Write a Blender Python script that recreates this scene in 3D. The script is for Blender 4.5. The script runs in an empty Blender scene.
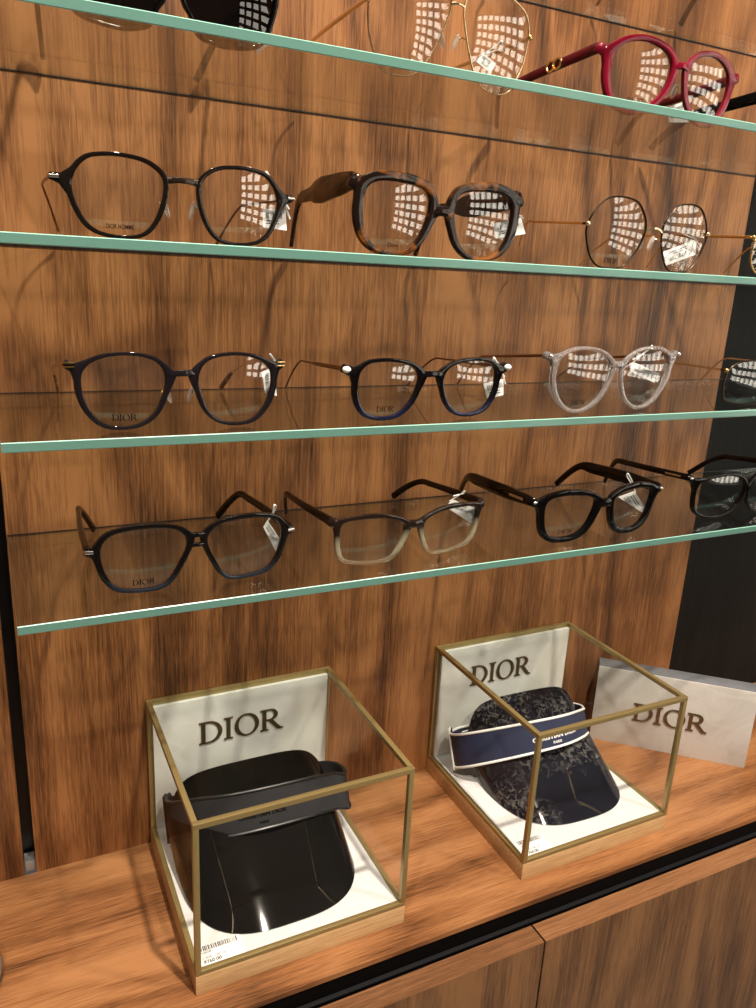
import bpy, bmesh, math, random
from mathutils import Vector, Matrix
random.seed(7)
sc = bpy.context.scene
COL = sc.collection
R = math.radians

# ------------------------------------------------------------------ camera
S = 0.72            # metres per layout unit (one unit = width of the walnut panel)
ZC = 0.80           # height of the counter top above the floor
def U(x, y, z=0.0):
    return Vector((x * S, y * S, z * S + ZC))
cam_d = bpy.data.cameras.new('camera'); cam = bpy.data.objects.new('camera', cam_d); COL.objects.link(cam)
yaw, pitch, roll = 0.46958, -0.29151, 0.05266
f = Vector((math.sin(yaw) * math.cos(pitch), math.cos(yaw) * math.cos(pitch), math.sin(pitch)))
r = Vector((math.cos(yaw), -math.sin(yaw), 0)); u = r.cross(f)
r2 = r * math.cos(roll) + u * math.sin(roll); u2 = u * math.cos(roll) - r * math.sin(roll)
M = Matrix((r2, u2, -f)).transposed().to_4x4()
M.translation = U(-0.00374, -0.84803, 0.70411)
cam.matrix_world = M
cam_d.sensor_fit = 'HORIZONTAL'; cam_d.sensor_width = 36.0; cam_d.lens = 783.95 * 36.0 / 756.0
cam_d.clip_start = 0.02
sc.camera = cam

# ------------------------------------------------------------------ view, world, lights
sc.view_settings.view_transform = 'Standard'; sc.view_settings.look = 'None'
sc.view_settings.gamma = 1.0; sc.view_settings.use_curve_mapping = False
sc.view_settings.exposure = 0.0
sc.cycles.use_denoising = True
sc.cycles.max_bounces = 10; sc.cycles.transparent_max_bounces = 40; sc.cycles.glossy_bounces = 5
sc.cycles.caustics_reflective = False; sc.cycles.caustics_refractive = False
sc.cycles.sample_clamp_indirect = 4.0
w = bpy.data.worlds.new('world'); sc.world = w; w.use_nodes = True
w.node_tree.nodes['Background'].inputs[0].default_value = (1.0, 0.90, 0.78, 1)
w.node_tree.nodes['Background'].inputs[1].default_value = 0.08
CEIL = 2.70
LAMPS = [  # x, y, watts of the ceiling spots over the display
    (0.36, -0.80, 200.0), (-0.45, -0.95, 52.0), (1.05, -0.90, 60.0), (0.30, -1.60, 62.0)]
LAMP_COL = (1.0, 0.87, 0.73)

# ------------------------------------------------------------------ node helpers
def mat(name):
    m = bpy.data.materials.new(name); m.use_nodes = True
    nt = m.node_tree; nt.nodes.clear()
    out = nt.nodes.new('ShaderNodeOutputMaterial')
    return m, nt, out
def N(nt, t, **kw):
    n = nt.nodes.new(t)
    for k, v in kw.items():
        if k.startswith('i_'):
            n.inputs[int(k[2:])].default_value = v
        elif k.startswith('n_'):
            n.inputs[k[2:].replace('_', ' ')].default_value = v
        else:
            setattr(n, k, v)
    return n
def ramp(nt, fac, stops, interp='LINEAR'):
    n = nt.nodes.new('ShaderNodeValToRGB'); n.color_ramp.interpolation = interp
    e = n.color_ramp.elements
    while len(e) < len(stops): e.new(0.5)
    for i, (p, c) in enumerate(stops):
        e[i].position = p; e[i].color = (c[0], c[1], c[2], 1) if len(c) == 3 else c
    nt.links.new(fac, n.inputs[0]); return n
def math_n(nt, op, a, b=None):
    n = nt.nodes.new('ShaderNodeMath'); n.operation = op
    for i, v in enumerate((a, b)):
        if v is None: continue
        if isinstance(v, (int, float)): n.inputs[i].default_value = v
        else: nt.links.new(v, n.inputs[i])
    return n.outputs[0]
def mixc(nt, fac, a, b, mode='MIX'):
    n = nt.nodes.new('ShaderNodeMix'); n.data_type = 'RGBA'; n.blend_type = mode
    for sock, v in ((n.inputs[0], fac), (n.inputs[6], a), (n.inputs[7], b)):
        if isinstance(v, (int, float)): sock.default_value = v
        elif isinstance(v, tuple): sock.default_value = v if len(v) == 4 else (*v, 1)
        else: nt.links.new(v, sock)
    return n.outputs[2]
def principled(name, col, rough=0.4, metal=0.0, coat=0.0, spec=0.5):
    m, nt, out = mat(name)
    p = N(nt, 'ShaderNodeBsdfPrincipled')
    p.inputs['Base Color'].default_value = (*col, 1); p.inputs['Roughness'].default_value = rough
    p.inputs['Metallic'].default_value = metal; p.inputs['Coat Weight'].default_value = coat
    p.inputs['Specular IOR Level'].default_value = spec; p.inputs['Coat Roughness'].default_value = 0.03
    nt.links.new(p.outputs[0], out.inputs[0]); return m
def wood(name, axis, dark, mid, light, rough=0.42, sc_band=9.0, fiber=560.0, seed=0.0, ring=0.9, spec=0.35):
    """straight-grained veneer; axis = direction of the grain in the mesh's own space"""
    m, nt, out = mat(name); L = nt.links
    tc = N(nt, 'ShaderNodeTexCoord')
    def mapped(across, along):
        mp = N(nt, 'ShaderNodeMapping'); s = [across] * 3; s['xyz'.index(axis)] = along
        mp.inputs['Scale'].default_value = s; mp.inputs['Location'].default_value = (seed, seed * 1.7, seed * 0.6)
        L.new(tc.outputs['Object'], mp.inputs[0]); return mp.outputs[0]
    n1 = N(nt, 'ShaderNodeTexNoise', n_Scale=1.0, n_Detail=4.0, n_Roughness=0.55, n_Distortion=0.6)
    L.new(mapped(sc_band, sc_band * 0.09), n1.inputs['Vector'])
    wv = N(nt, 'ShaderNodeTexNoise', n_Scale=1.0, n_Detail=2.0, n_Roughness=0.5, n_Distortion=0.2)
    L.new(mapped(sc_band * 0.7, sc_band * 0.13), wv.inputs['Vector'])
    rings = math_n(nt, 'FRACT', math_n(nt, 'MULTIPLY', wv.outputs[0], 9.0))
    rings = math_n(nt, 'ABSOLUTE', math_n(nt, 'SUBTRACT', rings, 0.5))
    n2 = N(nt, 'ShaderNodeTexNoise', n_Scale=1.0, n_Detail=5.0, n_Roughness=0.62, n_Distortion=0.15)
    L.new(mapped(fiber, fiber * 0.03), n2.inputs['Vector'])
    n3 = N(nt, 'ShaderNodeTexNoise', n_Scale=1.0, n_Detail=2.0, n_Roughness=0.5)
    L.new(mapped(fiber * 2.6, fiber * 0.12), n3.inputs['Vector'])
    v = math_n(nt, 'ADD', math_n(nt, 'MULTIPLY', n1.outputs[0], 0.75), math_n(nt, 'MULTIPLY', rings, ring * 0.48))
    v = math_n(nt, 'ADD', v, math_n(nt, 'MULTIPLY', n2.outputs[0], 0.55))
    v = math_n(nt, 'ADD', v, math_n(nt, 'MULTIPLY', n3.outputs[0], 0.36))
    v = math_n(nt, 'MULTIPLY', v, 0.8)
    cr = ramp(nt, v, [(0.545, dark), (0.70, mid), (0.875, light)])
    p = N(nt, 'ShaderNodeBsdfPrincipled'); p.inputs['Roughness'].default_value = rough
    p.inputs['Specular IOR Level'].default_value = spec
    L.new(cr.outputs[0], p.inputs['Base Color'])
    bp = N(nt, 'ShaderNodeBump', n_Strength=0.12, n_Distance=0.0006); L.new(n2.outputs[0], bp.inputs['Height'])
    L.new(bp.outputs[0], p.inputs['Normal'])
    L.new(p.outputs[0], out.inputs[0]); return m
def marble(name, base, vein, amount=0.5, scale=9.0, seed=0.0):
    m, nt, out = mat(name); L = nt.links
    tc = N(nt, 'ShaderNodeTexCoord'); mp = N(nt, 'ShaderNodeMapping'); mp.inputs['Location'].default_value = (seed, seed, seed)
    L.new(tc.outputs['Object'], mp.inputs[0])
    n1 = N(nt, 'ShaderNodeTexNoise', n_Scale=scale, n_Detail=5.0, n_Roughness=0.55, n_Distortion=1.2); L.new(mp.outputs[0], n1.inputs['Vector'])
    n2 = N(nt, 'ShaderNodeTexNoise', n_Scale=scale * 0.8, n_Detail=4.0, n_Roughness=0.5, n_Distortion=0.8); L.new(mp.outputs[0], n2.inputs['Vector'])
    cloud = ramp(nt, n1.outputs[0], [(0.42, (0, 0, 0)), (0.72, (1, 1, 1))])
    line = math_n(nt, 'ABSOLUTE', math_n(nt, 'SUBTRACT', n2.outputs[0], 0.5))
    lr = ramp(nt, line, [(0.0, (1, 1, 1)), (0.02, (0, 0, 0))])
    c = mixc(nt, math_n(nt, 'MULTIPLY', cloud.outputs[0], amount), base, vein)
    c = mixc(nt, math_n(nt, 'MULTIPLY', lr.outputs[0], 0.35), c, tuple(min(1, x * 1.12) for x in base))
    p = N(nt, 'ShaderNodeBsdfPrincipled'); p.inputs['Roughness'].default_value = 0.25
    L.new(c, p.inputs['Base Color']); L.new(p.outputs[0], out.inputs[0]); return m
def thin_glass(name, tint=(0.96, 0.99, 0.975), f0=0.04, rough=0.0, haze=0.0, power=5.0, top=1.0):
    """clear sheet: light passes straight through, the surface mirrors more at grazing angles"""
    m, nt, out = mat(name); L = nt.links
    tr = N(nt, 'ShaderNodeBsdfTransparent'); tr.inputs[0].default_value = (*tint, 1)
    gl = N(nt, 'ShaderNodeBsdfGlossy'); gl.inputs['Roughness'].default_value = rough
    lw = N(nt, 'ShaderNodeLayerWeight'); lw.inputs[0].default_value = 0.5
    fac = math_n(nt, 'ADD', math_n(nt, 'MULTIPLY', math_n(nt, 'POWER', lw.outputs['Facing'], power), top - f0), f0)
    mx = N(nt, 'ShaderNodeMixShader'); L.new(fac, mx.inputs[0]); L.new(tr.outputs[0], mx.inputs[1]); L.new(gl.outputs[0], mx.inputs[2])
    last = mx.outputs[0]
    if haze > 0:
        df = N(nt, 'ShaderNodeBsdfDiffuse'); df.inputs[0].default_value = (0.9, 0.9, 0.9, 1)
        m2 = N(nt, 'ShaderNodeMixShader'); m2.inputs[0].default_value = haze
        L.new(last, m2.inputs[1]); L.new(df.outputs[0], m2.inputs[2]); last = m2.outputs[0]
    L.new(last, out.inputs[0]); return m
def tinted(name, col, opac, rough=0.05, top=None, span=None, glass=False):
    """polished translucent acetate; optional second colour (and opacity) towards the bottom of the frame"""
    m, nt, out = mat(name); L = nt.links
    p = N(nt, 'ShaderNodeBsdfPrincipled'); p.inputs['Roughness'].default_value = rough; p.inputs['Coat Weight'].default_value = 0.1
    p.inputs['Coat Roughness'].default_value = 0.03
    p.inputs['Base Color'].default_value = (*col, 1)
    if glass:
        tr = N(nt, 'ShaderNodeBsdfPrincipled'); tr.inputs['Base Color'].default_value = (*[0.72 + 0.28 * c for c in col], 1)
        tr.inputs['Transmission Weight'].default_value = 1.0; tr.inputs['Roughness'].default_value = 0.02; tr.inputs['IOR'].default_value = 1.42
    else:
        tr = N(nt, 'ShaderNodeBsdfTransparent'); tr.inputs[0].default_value = (*[0.35 + 0.65 * c for c in col], 1)
    mx = N(nt, 'ShaderNodeMixShader'); mx.inputs[0].default_value = opac
    if top is not None:
        (tcol, topac) = top
        tc = N(nt, 'ShaderNodeTexCoord'); sx = N(nt, 'ShaderNodeSeparateXYZ'); L.new(tc.outputs['Object'], sx.inputs[0])
        mr = N(nt, 'ShaderNodeMapRange'); L.new(sx.outputs[2], mr.inputs[0])
        mr.inputs[1].default_value = span[0]; mr.inputs[2].default_value = span[1]
        c = mixc(nt, mr.outputs[0], col, tcol); L.new(c, p.inputs['Base Color'])
        cr = ramp(nt, mr.outputs[0], [(0, (opac,) * 3), (1, (topac,) * 3)]); L.new(cr.outputs[0], mx.inputs[0])
    L.new(tr.outputs[0], mx.inputs[1]); L.new(p.outputs[0], mx.inputs[2]); L.new(mx.outputs[0], out.inputs[0]); return m
def tortoise(name, light=(0.20, 0.066, 0.010), dark=(0.009, 0.0045, 0.003), scale=48.0):
    m, nt, out = mat(name); L = nt.links
    tc = N(nt, 'ShaderNodeTexCoord')
    n = N(nt, 'ShaderNodeTexNoise', n_Scale=scale, n_Detail=2.0, n_Distortion=1.0); L.new(tc.outputs['Object'], n.inputs['Vector'])
    c = ramp(nt, n.outputs[0], [(0.50, dark), (0.68, light)])
    p = N(nt, 'ShaderNodeBsdfPrincipled'); p.inputs['Roughness'].default_value = 0.08; p.inputs['Coat Weight'].default_value = 0.0; p.inputs['Specular IOR Level'].default_value = 0.4
    p.inputs['Coat Roughness'].default_value = 0.03
    L.new(c.outputs[0], p.inputs['Base Color']); L.new(p.outputs[0], out.inputs[0]); return m
def emitter(name, col, s):
    m, nt, out = mat(name); e = N(nt, 'ShaderNodeEmission'); e.inputs[0].default_value = (*col, 1); e.inputs[1].default_value = s
    nt.links.new(e.outputs[0], out.inputs[0]); return m

WAL = dict(dark=(0.036, 0.0135, 0.0048), mid=(0.152, 0.0555, 0.0175), light=(0.315, 0.130, 0.047))
m_wall = wood('walnut_veneer', 'z', **WAL, seed=3.1)
m_door = wood('walnut_door', 'z', dark=(0.028, 0.0115, 0.004), mid=(0.098, 0.042, 0.015), light=(0.21, 0.098, 0.037), seed=8.4)
m_edge = wood('walnut_edge', 'x', dark=(0.115, 0.05, 0.021), mid=(0.215, 0.097, 0.041), light=(0.32, 0.155, 0.072), seed=5.0, ring=0.2)
m_counter = wood('counter_veneer', 'x', dark=(0.062, 0.0235, 0.0085), mid=(0.215, 0.088, 0.032), light=(0.35, 0.162, 0.065), seed=1.7, sc_band=11, rough=0.36)
m_oak = wood('oak_base', 'x', dark=(0.38, 0.22, 0.10), mid=(0.54, 0.34, 0.165), light=(0.66, 0.45, 0.24), seed=2.2, ring=0.15, sc_band=14)
m_ebony = wood('black_stained_oak', 'z', dark=(0.0012, 0.001, 0.001), mid=(0.0035, 0.003, 0.0027), light=(0.011, 0.009, 0.008), seed=4.4, rough=0.6, ring=0.2, spec=0.15)
m_black = principled('black_paint', (0.004, 0.004, 0.005), 0.45)
m_channel = principled('black_aluminium', (0.0015, 0.0015, 0.0017), 0.6, spec=0.06)
m_lip = principled('dark_grey_lip', (0.006, 0.0065, 0.0075), 0.5, spec=0.2)
m_grey = principled('grey_metal', (0.45, 0.45, 0.46), 0.4, 0.6)
m_brass = principled('aged_brass', (0.38, 0.285, 0.12), 0.42, 0.7)
m_letter = principled('bronze_letter', (0.16, 0.105, 0.045), 0.35, 0.7)
m_marble = marble('white_marble', (0.74, 0.73, 0.70), (0.54, 0.51, 0.44), 0.6, 9, 1.3)
m_marble2 = marble('cream_marble', (0.56, 0.54, 0.51), (0.40, 0.37, 0.33), 0.75, 16, 4.2)
m_mfloor = marble('white_marble_floor', (0.70, 0.70, 0.70), (0.58, 0.575, 0.56), 0.4, 10, 7.7)
m_greystone = marble('grey_stone', (0.15, 0.155, 0.17), (0.09, 0.095, 0.11), 0.6, 12, 2.0)
m_shelf = thin_glass('shelf_glass', (0.950, 0.975, 0.963), 0.04)
m_case = thin_glass('case_glass', (0.99, 0.993, 0.99), 0.012, power=6.0, top=0.18)
m_lens = thin_glass('lens_glass', (0.985, 0.985, 0.98), 0.075)
m_dlens = thin_glass('dark_lens', (0.10, 0.08, 0.065), 0.06)
m_sedge, nt, out = mat('green_glass_edge')
_p = N(nt, 'ShaderNodeBsdfPrincipled'); _p.inputs['Base Color'].default_value = (0.16, 0.37, 0.32, 1); _p.inputs['Roughness'].default_value = 0.12
_tl = N(nt, 'ShaderNodeBsdfTranslucent'); _tl.inputs[0].default_value = (0.30, 0.60, 0.53, 1)
_mx = N(nt, 'ShaderNodeMixShader'); _mx.inputs[0].default_value = 0.45
nt.links.new(_p.outputs[0], _mx.inputs[1]); nt.links.new(_tl.outputs[0], _mx.inputs[2]); nt.links.new(_mx.outputs[0], out.inputs[0])
m_schamf = principled('ground_glass_arris', (0.26, 0.50, 0.43), 0.3)
m_white = principled('white_card', (0.82, 0.82, 0.80), 0.6)
m_ink = principled('black_ink', (0.02, 0.02, 0.022), 0.6)
m_print = principled('lens_ink', (0.006, 0.004, 0.004), 0.7, spec=0.1)
m_gold = principled('gold_wire', (0.78, 0.53, 0.22), 0.2, 1.0)
m_pgold = principled('pale_gold_wire', (0.86, 0.70, 0.46), 0.2, 1.0)
m_silver = principled('silver_metal', (0.75, 0.72, 0.68), 0.2, 1.0)
m_brownwire = principled('brown_metal', (0.20, 0.085, 0.03), 0.28, 0.75)
m_darkwire = principled('dark_metal', (0.05, 0.035, 0.025), 0.25, 0.8)
m_acet_black = principled('black_acetate', (0.0025, 0.002, 0.002), 0.05, 0, 0.0, 0.28)
m_acet_brown = principled('black_brown_acetate', (0.007, 0.0045, 0.0035), 0.06, 0, 0.0, 0.35)
m_acet_navy = tinted('navy_black_acetate', (0.007, 0.008, 0.030), 0.95, top=((0.003, 0.0025, 0.003), 1.0), span=(0.004, 0.018))
m_acet_blue = tinted('black_to_blue_acetate', (0.015, 0.019, 0.028), 0.82, top=((0.004, 0.0028, 0.0025), 1.0), span=(0.003, 0.012))
m_acet_plum = tinted('grey_plum_acetate', (0.011, 0.008, 0.010), 0.86)
m_acet_fade = tinted('brown_fading_acetate', (0.88, 0.82, 0.56), 0.07, top=((0.013, 0.007, 0.005), 0.97), span=(0.006, 0.026), glass=True)
m_acet_brtemple = principled('dark_brown_acetate', (0.005, 0.0025, 0.0017), 0.2, 0, 0.0, 0.22)
m_crystal, nt, out = mat('clear_crystal_acetate')
_p = N(nt, 'ShaderNodeBsdfPrincipled'); _p.inputs['Base Color'].default_value = (1.0, 0.98, 0.98, 1); _p.inputs['Roughness'].default_value = 0.02
_p.inputs['Transmission Weight'].default_value = 1.0; _p.inputs['IOR'].default_value = 1.45
_d = N(nt, 'ShaderNodeBsdfDiffuse'); _d.inputs[0].default_value = (0.95, 0.91, 0.93, 1)
_mx = N(nt, 'ShaderNodeMixShader'); _mx.inputs[0].default_value = 0.13
nt.links.new(_p.outputs[0], _mx.inputs[1]); nt.links.new(_d.outputs[0], _mx.inputs[2]); nt.links.new(_mx.outputs[0], out.inputs[0])
m_acet_red = principled('burgundy_acetate', (0.155, 0.003, 0.015), 0.10, 0, 0.0, 0.4)
m_acet_redt = principled('deep_burgundy_acetate', (0.085, 0.003, 0.008), 0.25, 0, 0.0, 0.4)
m_tort = tortoise('tortoise_acetate'); m_tort2 = tortoise('tortoise_temple', (0.055, 0.018, 0.005), (0.010, 0.0045, 0.003), 55)
m_horn = tortoise('brown_temple_tip', (0.30, 0.12, 0.03), (0.12, 0.045, 0.012), 90)
m_olive = tinted('smoke_olive_tip', (0.06, 0.045, 0.03), 0.85)
m_pad = tinted('clear_nose_pad', (0.85, 0.82, 0.78), 0.30, 0.05)
m_pearl = principled('white_pearl', (0.86, 0.84, 0.80), 0.12, 0, 0.5)

# ------------------------------------------------------------------ mesh helpers
def link(name, bm, m, parent=None, smooth=True, loc=None, rz=0.0):
    bmesh.ops.recalc_face_normals(bm, faces=bm.faces)
    me = bpy.data.meshes.new(name); bm.to_mesh(me); bm.free()
    ms = m if isinstance(m, (list, tuple)) else [m]
    for k in ms: me.materials.append(k)
    if smooth:
        for p in me.polygons: p.use_smooth = True
    o = bpy.data.objects.new(name, me); COL.objects.link(o)
    if smooth and len(me.polygons): 
        try: me.set_sharp_from_angle(angle=R(40))
        except Exception: pass
    if parent is not None: o.parent = parent
    if loc is not None: o.location = loc
    o.rotation_euler.z = rz
    return o
def tag(o, label=None, cat=None, group=None, kind=None):
    if label: o['label'] = label
    if cat: o['category'] = cat
    if group: o['group'] = group
    if kind: o['kind'] = kind
    return o
def empty(name, loc, label, cat, group=None, rz=0.0):
    o = bpy.data.objects.new(name, None); COL.objects.link(o); o.location = loc; o.rotation_euler.z = rz
    o.empty_display_size = 0.02
    return tag(o, label, cat, group)
def bx(bm, x0, x1, y0, y1, z0, z1, bev=0.0):
    v = [bm.verts.new((x, y, z)) for x in (x0, x1) for y in (y0, y1) for z in (z0, z1)]
    fs = [bm.faces.new([v[i] for i in q]) for q in ((0, 1, 3, 2), (4, 6, 7, 5), (0, 4, 5, 1), (2, 3, 7, 6), (0, 2, 6, 4), (1, 5, 7, 3))]
    if bev > 0:
        es = {e for fc in fs for e in fc.edges}
        bmesh.ops.bevel(bm, geom=list(es), offset=bev, segments=2, affect='EDGES', profile=0.6)
    return fs
def box_obj(name, lo, hi, m, parent=None, bev=0.0, smooth=False):
    bm = bmesh.new(); bx(bm, min(lo[0], hi[0]), max(lo[0], hi[0]), min(lo[1], hi[1]), max(lo[1], hi[1]), min(lo[2], hi[2]), max(lo[2], hi[2]), bev)
    return link(name, bm, m, parent, smooth)
def crom(pts, n):
    """smooth open curve through the points"""
    P = [Vector(p) for p in pts]; P = [P[0] * 2 - P[1]] + P + [P[-1] * 2 - P[-2]]
    o = []
    for i in range(1, len(P) - 2):
        a, b, c, d = P[i - 1:i + 3]
        for k in range(n):
            t = k / n
            o.append(0.5 * (2 * b + (c - a) * t + (2 * a - 5 * b + 4 * c - d) * t * t + (3 * b - a - 3 * c + d) * t ** 3))
    o.append(P[-2]); return o
def sweep(bm, path, hs, ts, up=(0, 0, 1), nseg=10, sq=2.6):
    """rounded bar along a path; hs = heights, ts = thicknesses at each point (full sizes)"""
    n = len(path); rings = []; upv = Vector(up)
    for i, p in enumerate(path):
        t = (path[min(i + 1, n - 1)] - path[max(i - 1, 0)])
        if t.length < 1e-9: t = Vector((0, 1, 0))
        t.normalize()
        upv = (upv - t * upv.dot(t)); upv.normalize(); side = t.cross(upv)
        ring = []
        for k in range(nseg):
            a = 2 * math.pi * k / nseg; c, s = math.cos(a), math.sin(a)
            cx = math.copysign(abs(c) ** (2 / sq), c); sy = math.copysign(abs(s) ** (2 / sq), s)
            ring.append(bm.verts.new(p + side * (cx * ts[i] / 2) + upv * (sy * hs[i] / 2)))
        rings.append(ring)
    for a, b in zip(rings, rings[1:]):
        for k in range(nseg): bm.faces.new((a[k], a[(k + 1) % nseg], b[(k + 1) % nseg], b[k]))
    bm.faces.new(rings[0]); bm.faces.new(rings[-1][::-1])
def lerp_list(stops, n):
    o = []
    for i in range(n):
        t = i / (n - 1)
        for (a, va), (b, vb) in zip(stops, stops[1:]):
            if t <= b + 1e-9:
                o.append(va + (vb - va) * ((t - a) / max(b - a, 1e-9))); break
    return o
def tube(bm, path, rad, nseg=8, up=(0, 0, 1)):
    rs = rad if isinstance(rad, list) else [rad] * len(path)
    sweep(bm, path, [2 * a for a in rs], [2 * a for a in rs], up, nseg, 2.0)
def lathe(bm, prof, cx, cy, n=40):
    rings = [[bm.verts.new((cx + q * math.cos(2 * math.pi * k / n), cy + q * math.sin(2 * math.pi * k / n), z)) for k in range(n)] for q, z in prof]
    for a, b in zip(rings, rings[1:]):
        for k in range(n): bm.faces.new((a[k], a[(k + 1) % n], b[(k + 1) % n], b[k]))
    bm.faces.new(rings[0][::-1]); bm.faces.new(rings[-1])
def blob(bm, c, rx, ry, rz_, nu=12, nv=8, rot=None):
    mt = Matrix.Translation(Vector(c)) @ (rot.to_4x4() if rot else Matrix.Identity(4)) @ Matrix.Diagonal((rx, ry, rz_, 1))
    bmesh.ops.create_uvsphere(bm, u_segments=nu, v_segments=nv, radius=1.0, matrix=mt)

# letters --------------------------------------------------------------------
def arc(cx, cy, rx, ry, a0, a1, n=14, rot=0.0):
    o = []
    for i in range(n + 1):
        a = R(a0 + (a1 - a0) * i / n); x, y = rx * math.cos(a), ry * math.sin(a)
        o.append((cx + x * math.cos(rot) - y * math.sin(rot), cy + x * math.sin(rot) + y * math.cos(rot)))
    return o
def glyph(ch):
    if ch == 'D':
        outer = [(0, 0)] + arc(0.36, 0.5, 0.52, 0.5, -90, 90, 20) + [(0, 1), (0, 0.955), (0.085, 0.94), (0.085, 0.06), (0, 0.045)]
        inner = [(0.235, 0.055)] + arc(0.36, 0.5, 0.365, 0.445, -90, 90, 20) + [(0.235, 0.945)]
        return [outer, inner], 0.95
    if ch == 'I':
        return [[(0, 0), (0.34, 0), (0.34, 0.045), (0.245, 0.06), (0.245, 0.94), (0.34, 0.955), (0.34, 1), (0, 1), (0, 0.955), (0.095, 0.94), (0.095, 0.06), (0, 0.045)]], 0.41
    if ch == 'O':
        return [arc(0.48, 0.5, 0.48, 0.52, 0, 360, 36)[:-1], arc(0.48, 0.5, 0.325, 0.475, 0, 360, 36, R(8))[:-1]], 1.02
    if ch == 'R':
        outer = [(0, 0), (0.33, 0), (0.33, 0.045), (0.235, 0.06), (0.235, 0.46), (0.33, 0.46), (0.66, 0.03), (0.74, -0.02), (0.92, -0.01), (0.92, 0.035), (0.82, 0.06), (0.50, 0.485)]
        outer += arc(0.40, 0.735, 0.30, 0.265, -70, 90, 14) + [(0, 1), (0, 0.955), (0.085, 0.94), (0.085, 0.06), (0, 0.045)]
        inner = [(0.235, 0.515)] + arc(0.37, 0.735, 0.175, 0.215, -88, 90, 14) + [(0.235, 0.95)]
        return [outer, inner], 0.92
def polys_mesh(polys, depth):
    cu = bpy.data.curves.new('glyph', 'CURVE'); cu.dimensions = '2D'; cu.fill_mode = 'BOTH'; cu.extrude = depth / 2
    for pl in polys:
        s = cu.splines.new('POLY'); s.points.add(len(pl) - 1); s.use_cyclic_u = True
        for pt, q in zip(s.points, pl): pt.co = (q[0], q[1], 0, 1)
    o = bpy.data.objects.new('glyph', cu); me = bpy.data.meshes.new_from_object(o)
    bpy.data.objects.remove(o); bpy.data.curves.remove(cu); return me
def word_mesh(word, height, depth):
    x = 0.0; polys = []
    for ch in word:
        g, adv = glyph(ch)
        polys += [[((px + x) * height, py * height) for px, py in pl] for pl in g]; x += adv
    return polys_mesh(polys, depth), x * height
def font_mesh(text, size, depth, bold=0.0, spacing=1.0):
    cu = bpy.data.curves.new('words', 'FONT'); cu.body = text; cu.size = size; cu.extrude = depth / 2; cu.offset = bold; cu.space_character = spacing
    o = bpy.data.objects.new('words', cu); me = bpy.data.meshes.new_from_object(o)
    bpy.data.objects.remove(o); bpy.data.curves.remove(cu)
    wd = max((v.co.x for v in me.vertices), default=0); return me, wd
def place_mesh(name, me, m, parent, fn):
    """move every vertex of a flat word (x along, y up, z out) through fn and link it"""
    for v in me.vertices: v.co = fn(v.co.x, v.co.y, v.co.z)
    me.materials.clear(); me.materials.append(m); me.name = name
    o = bpy.data.objects.new(name, me); COL.objects.link(o); o.parent = parent; return o

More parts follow.
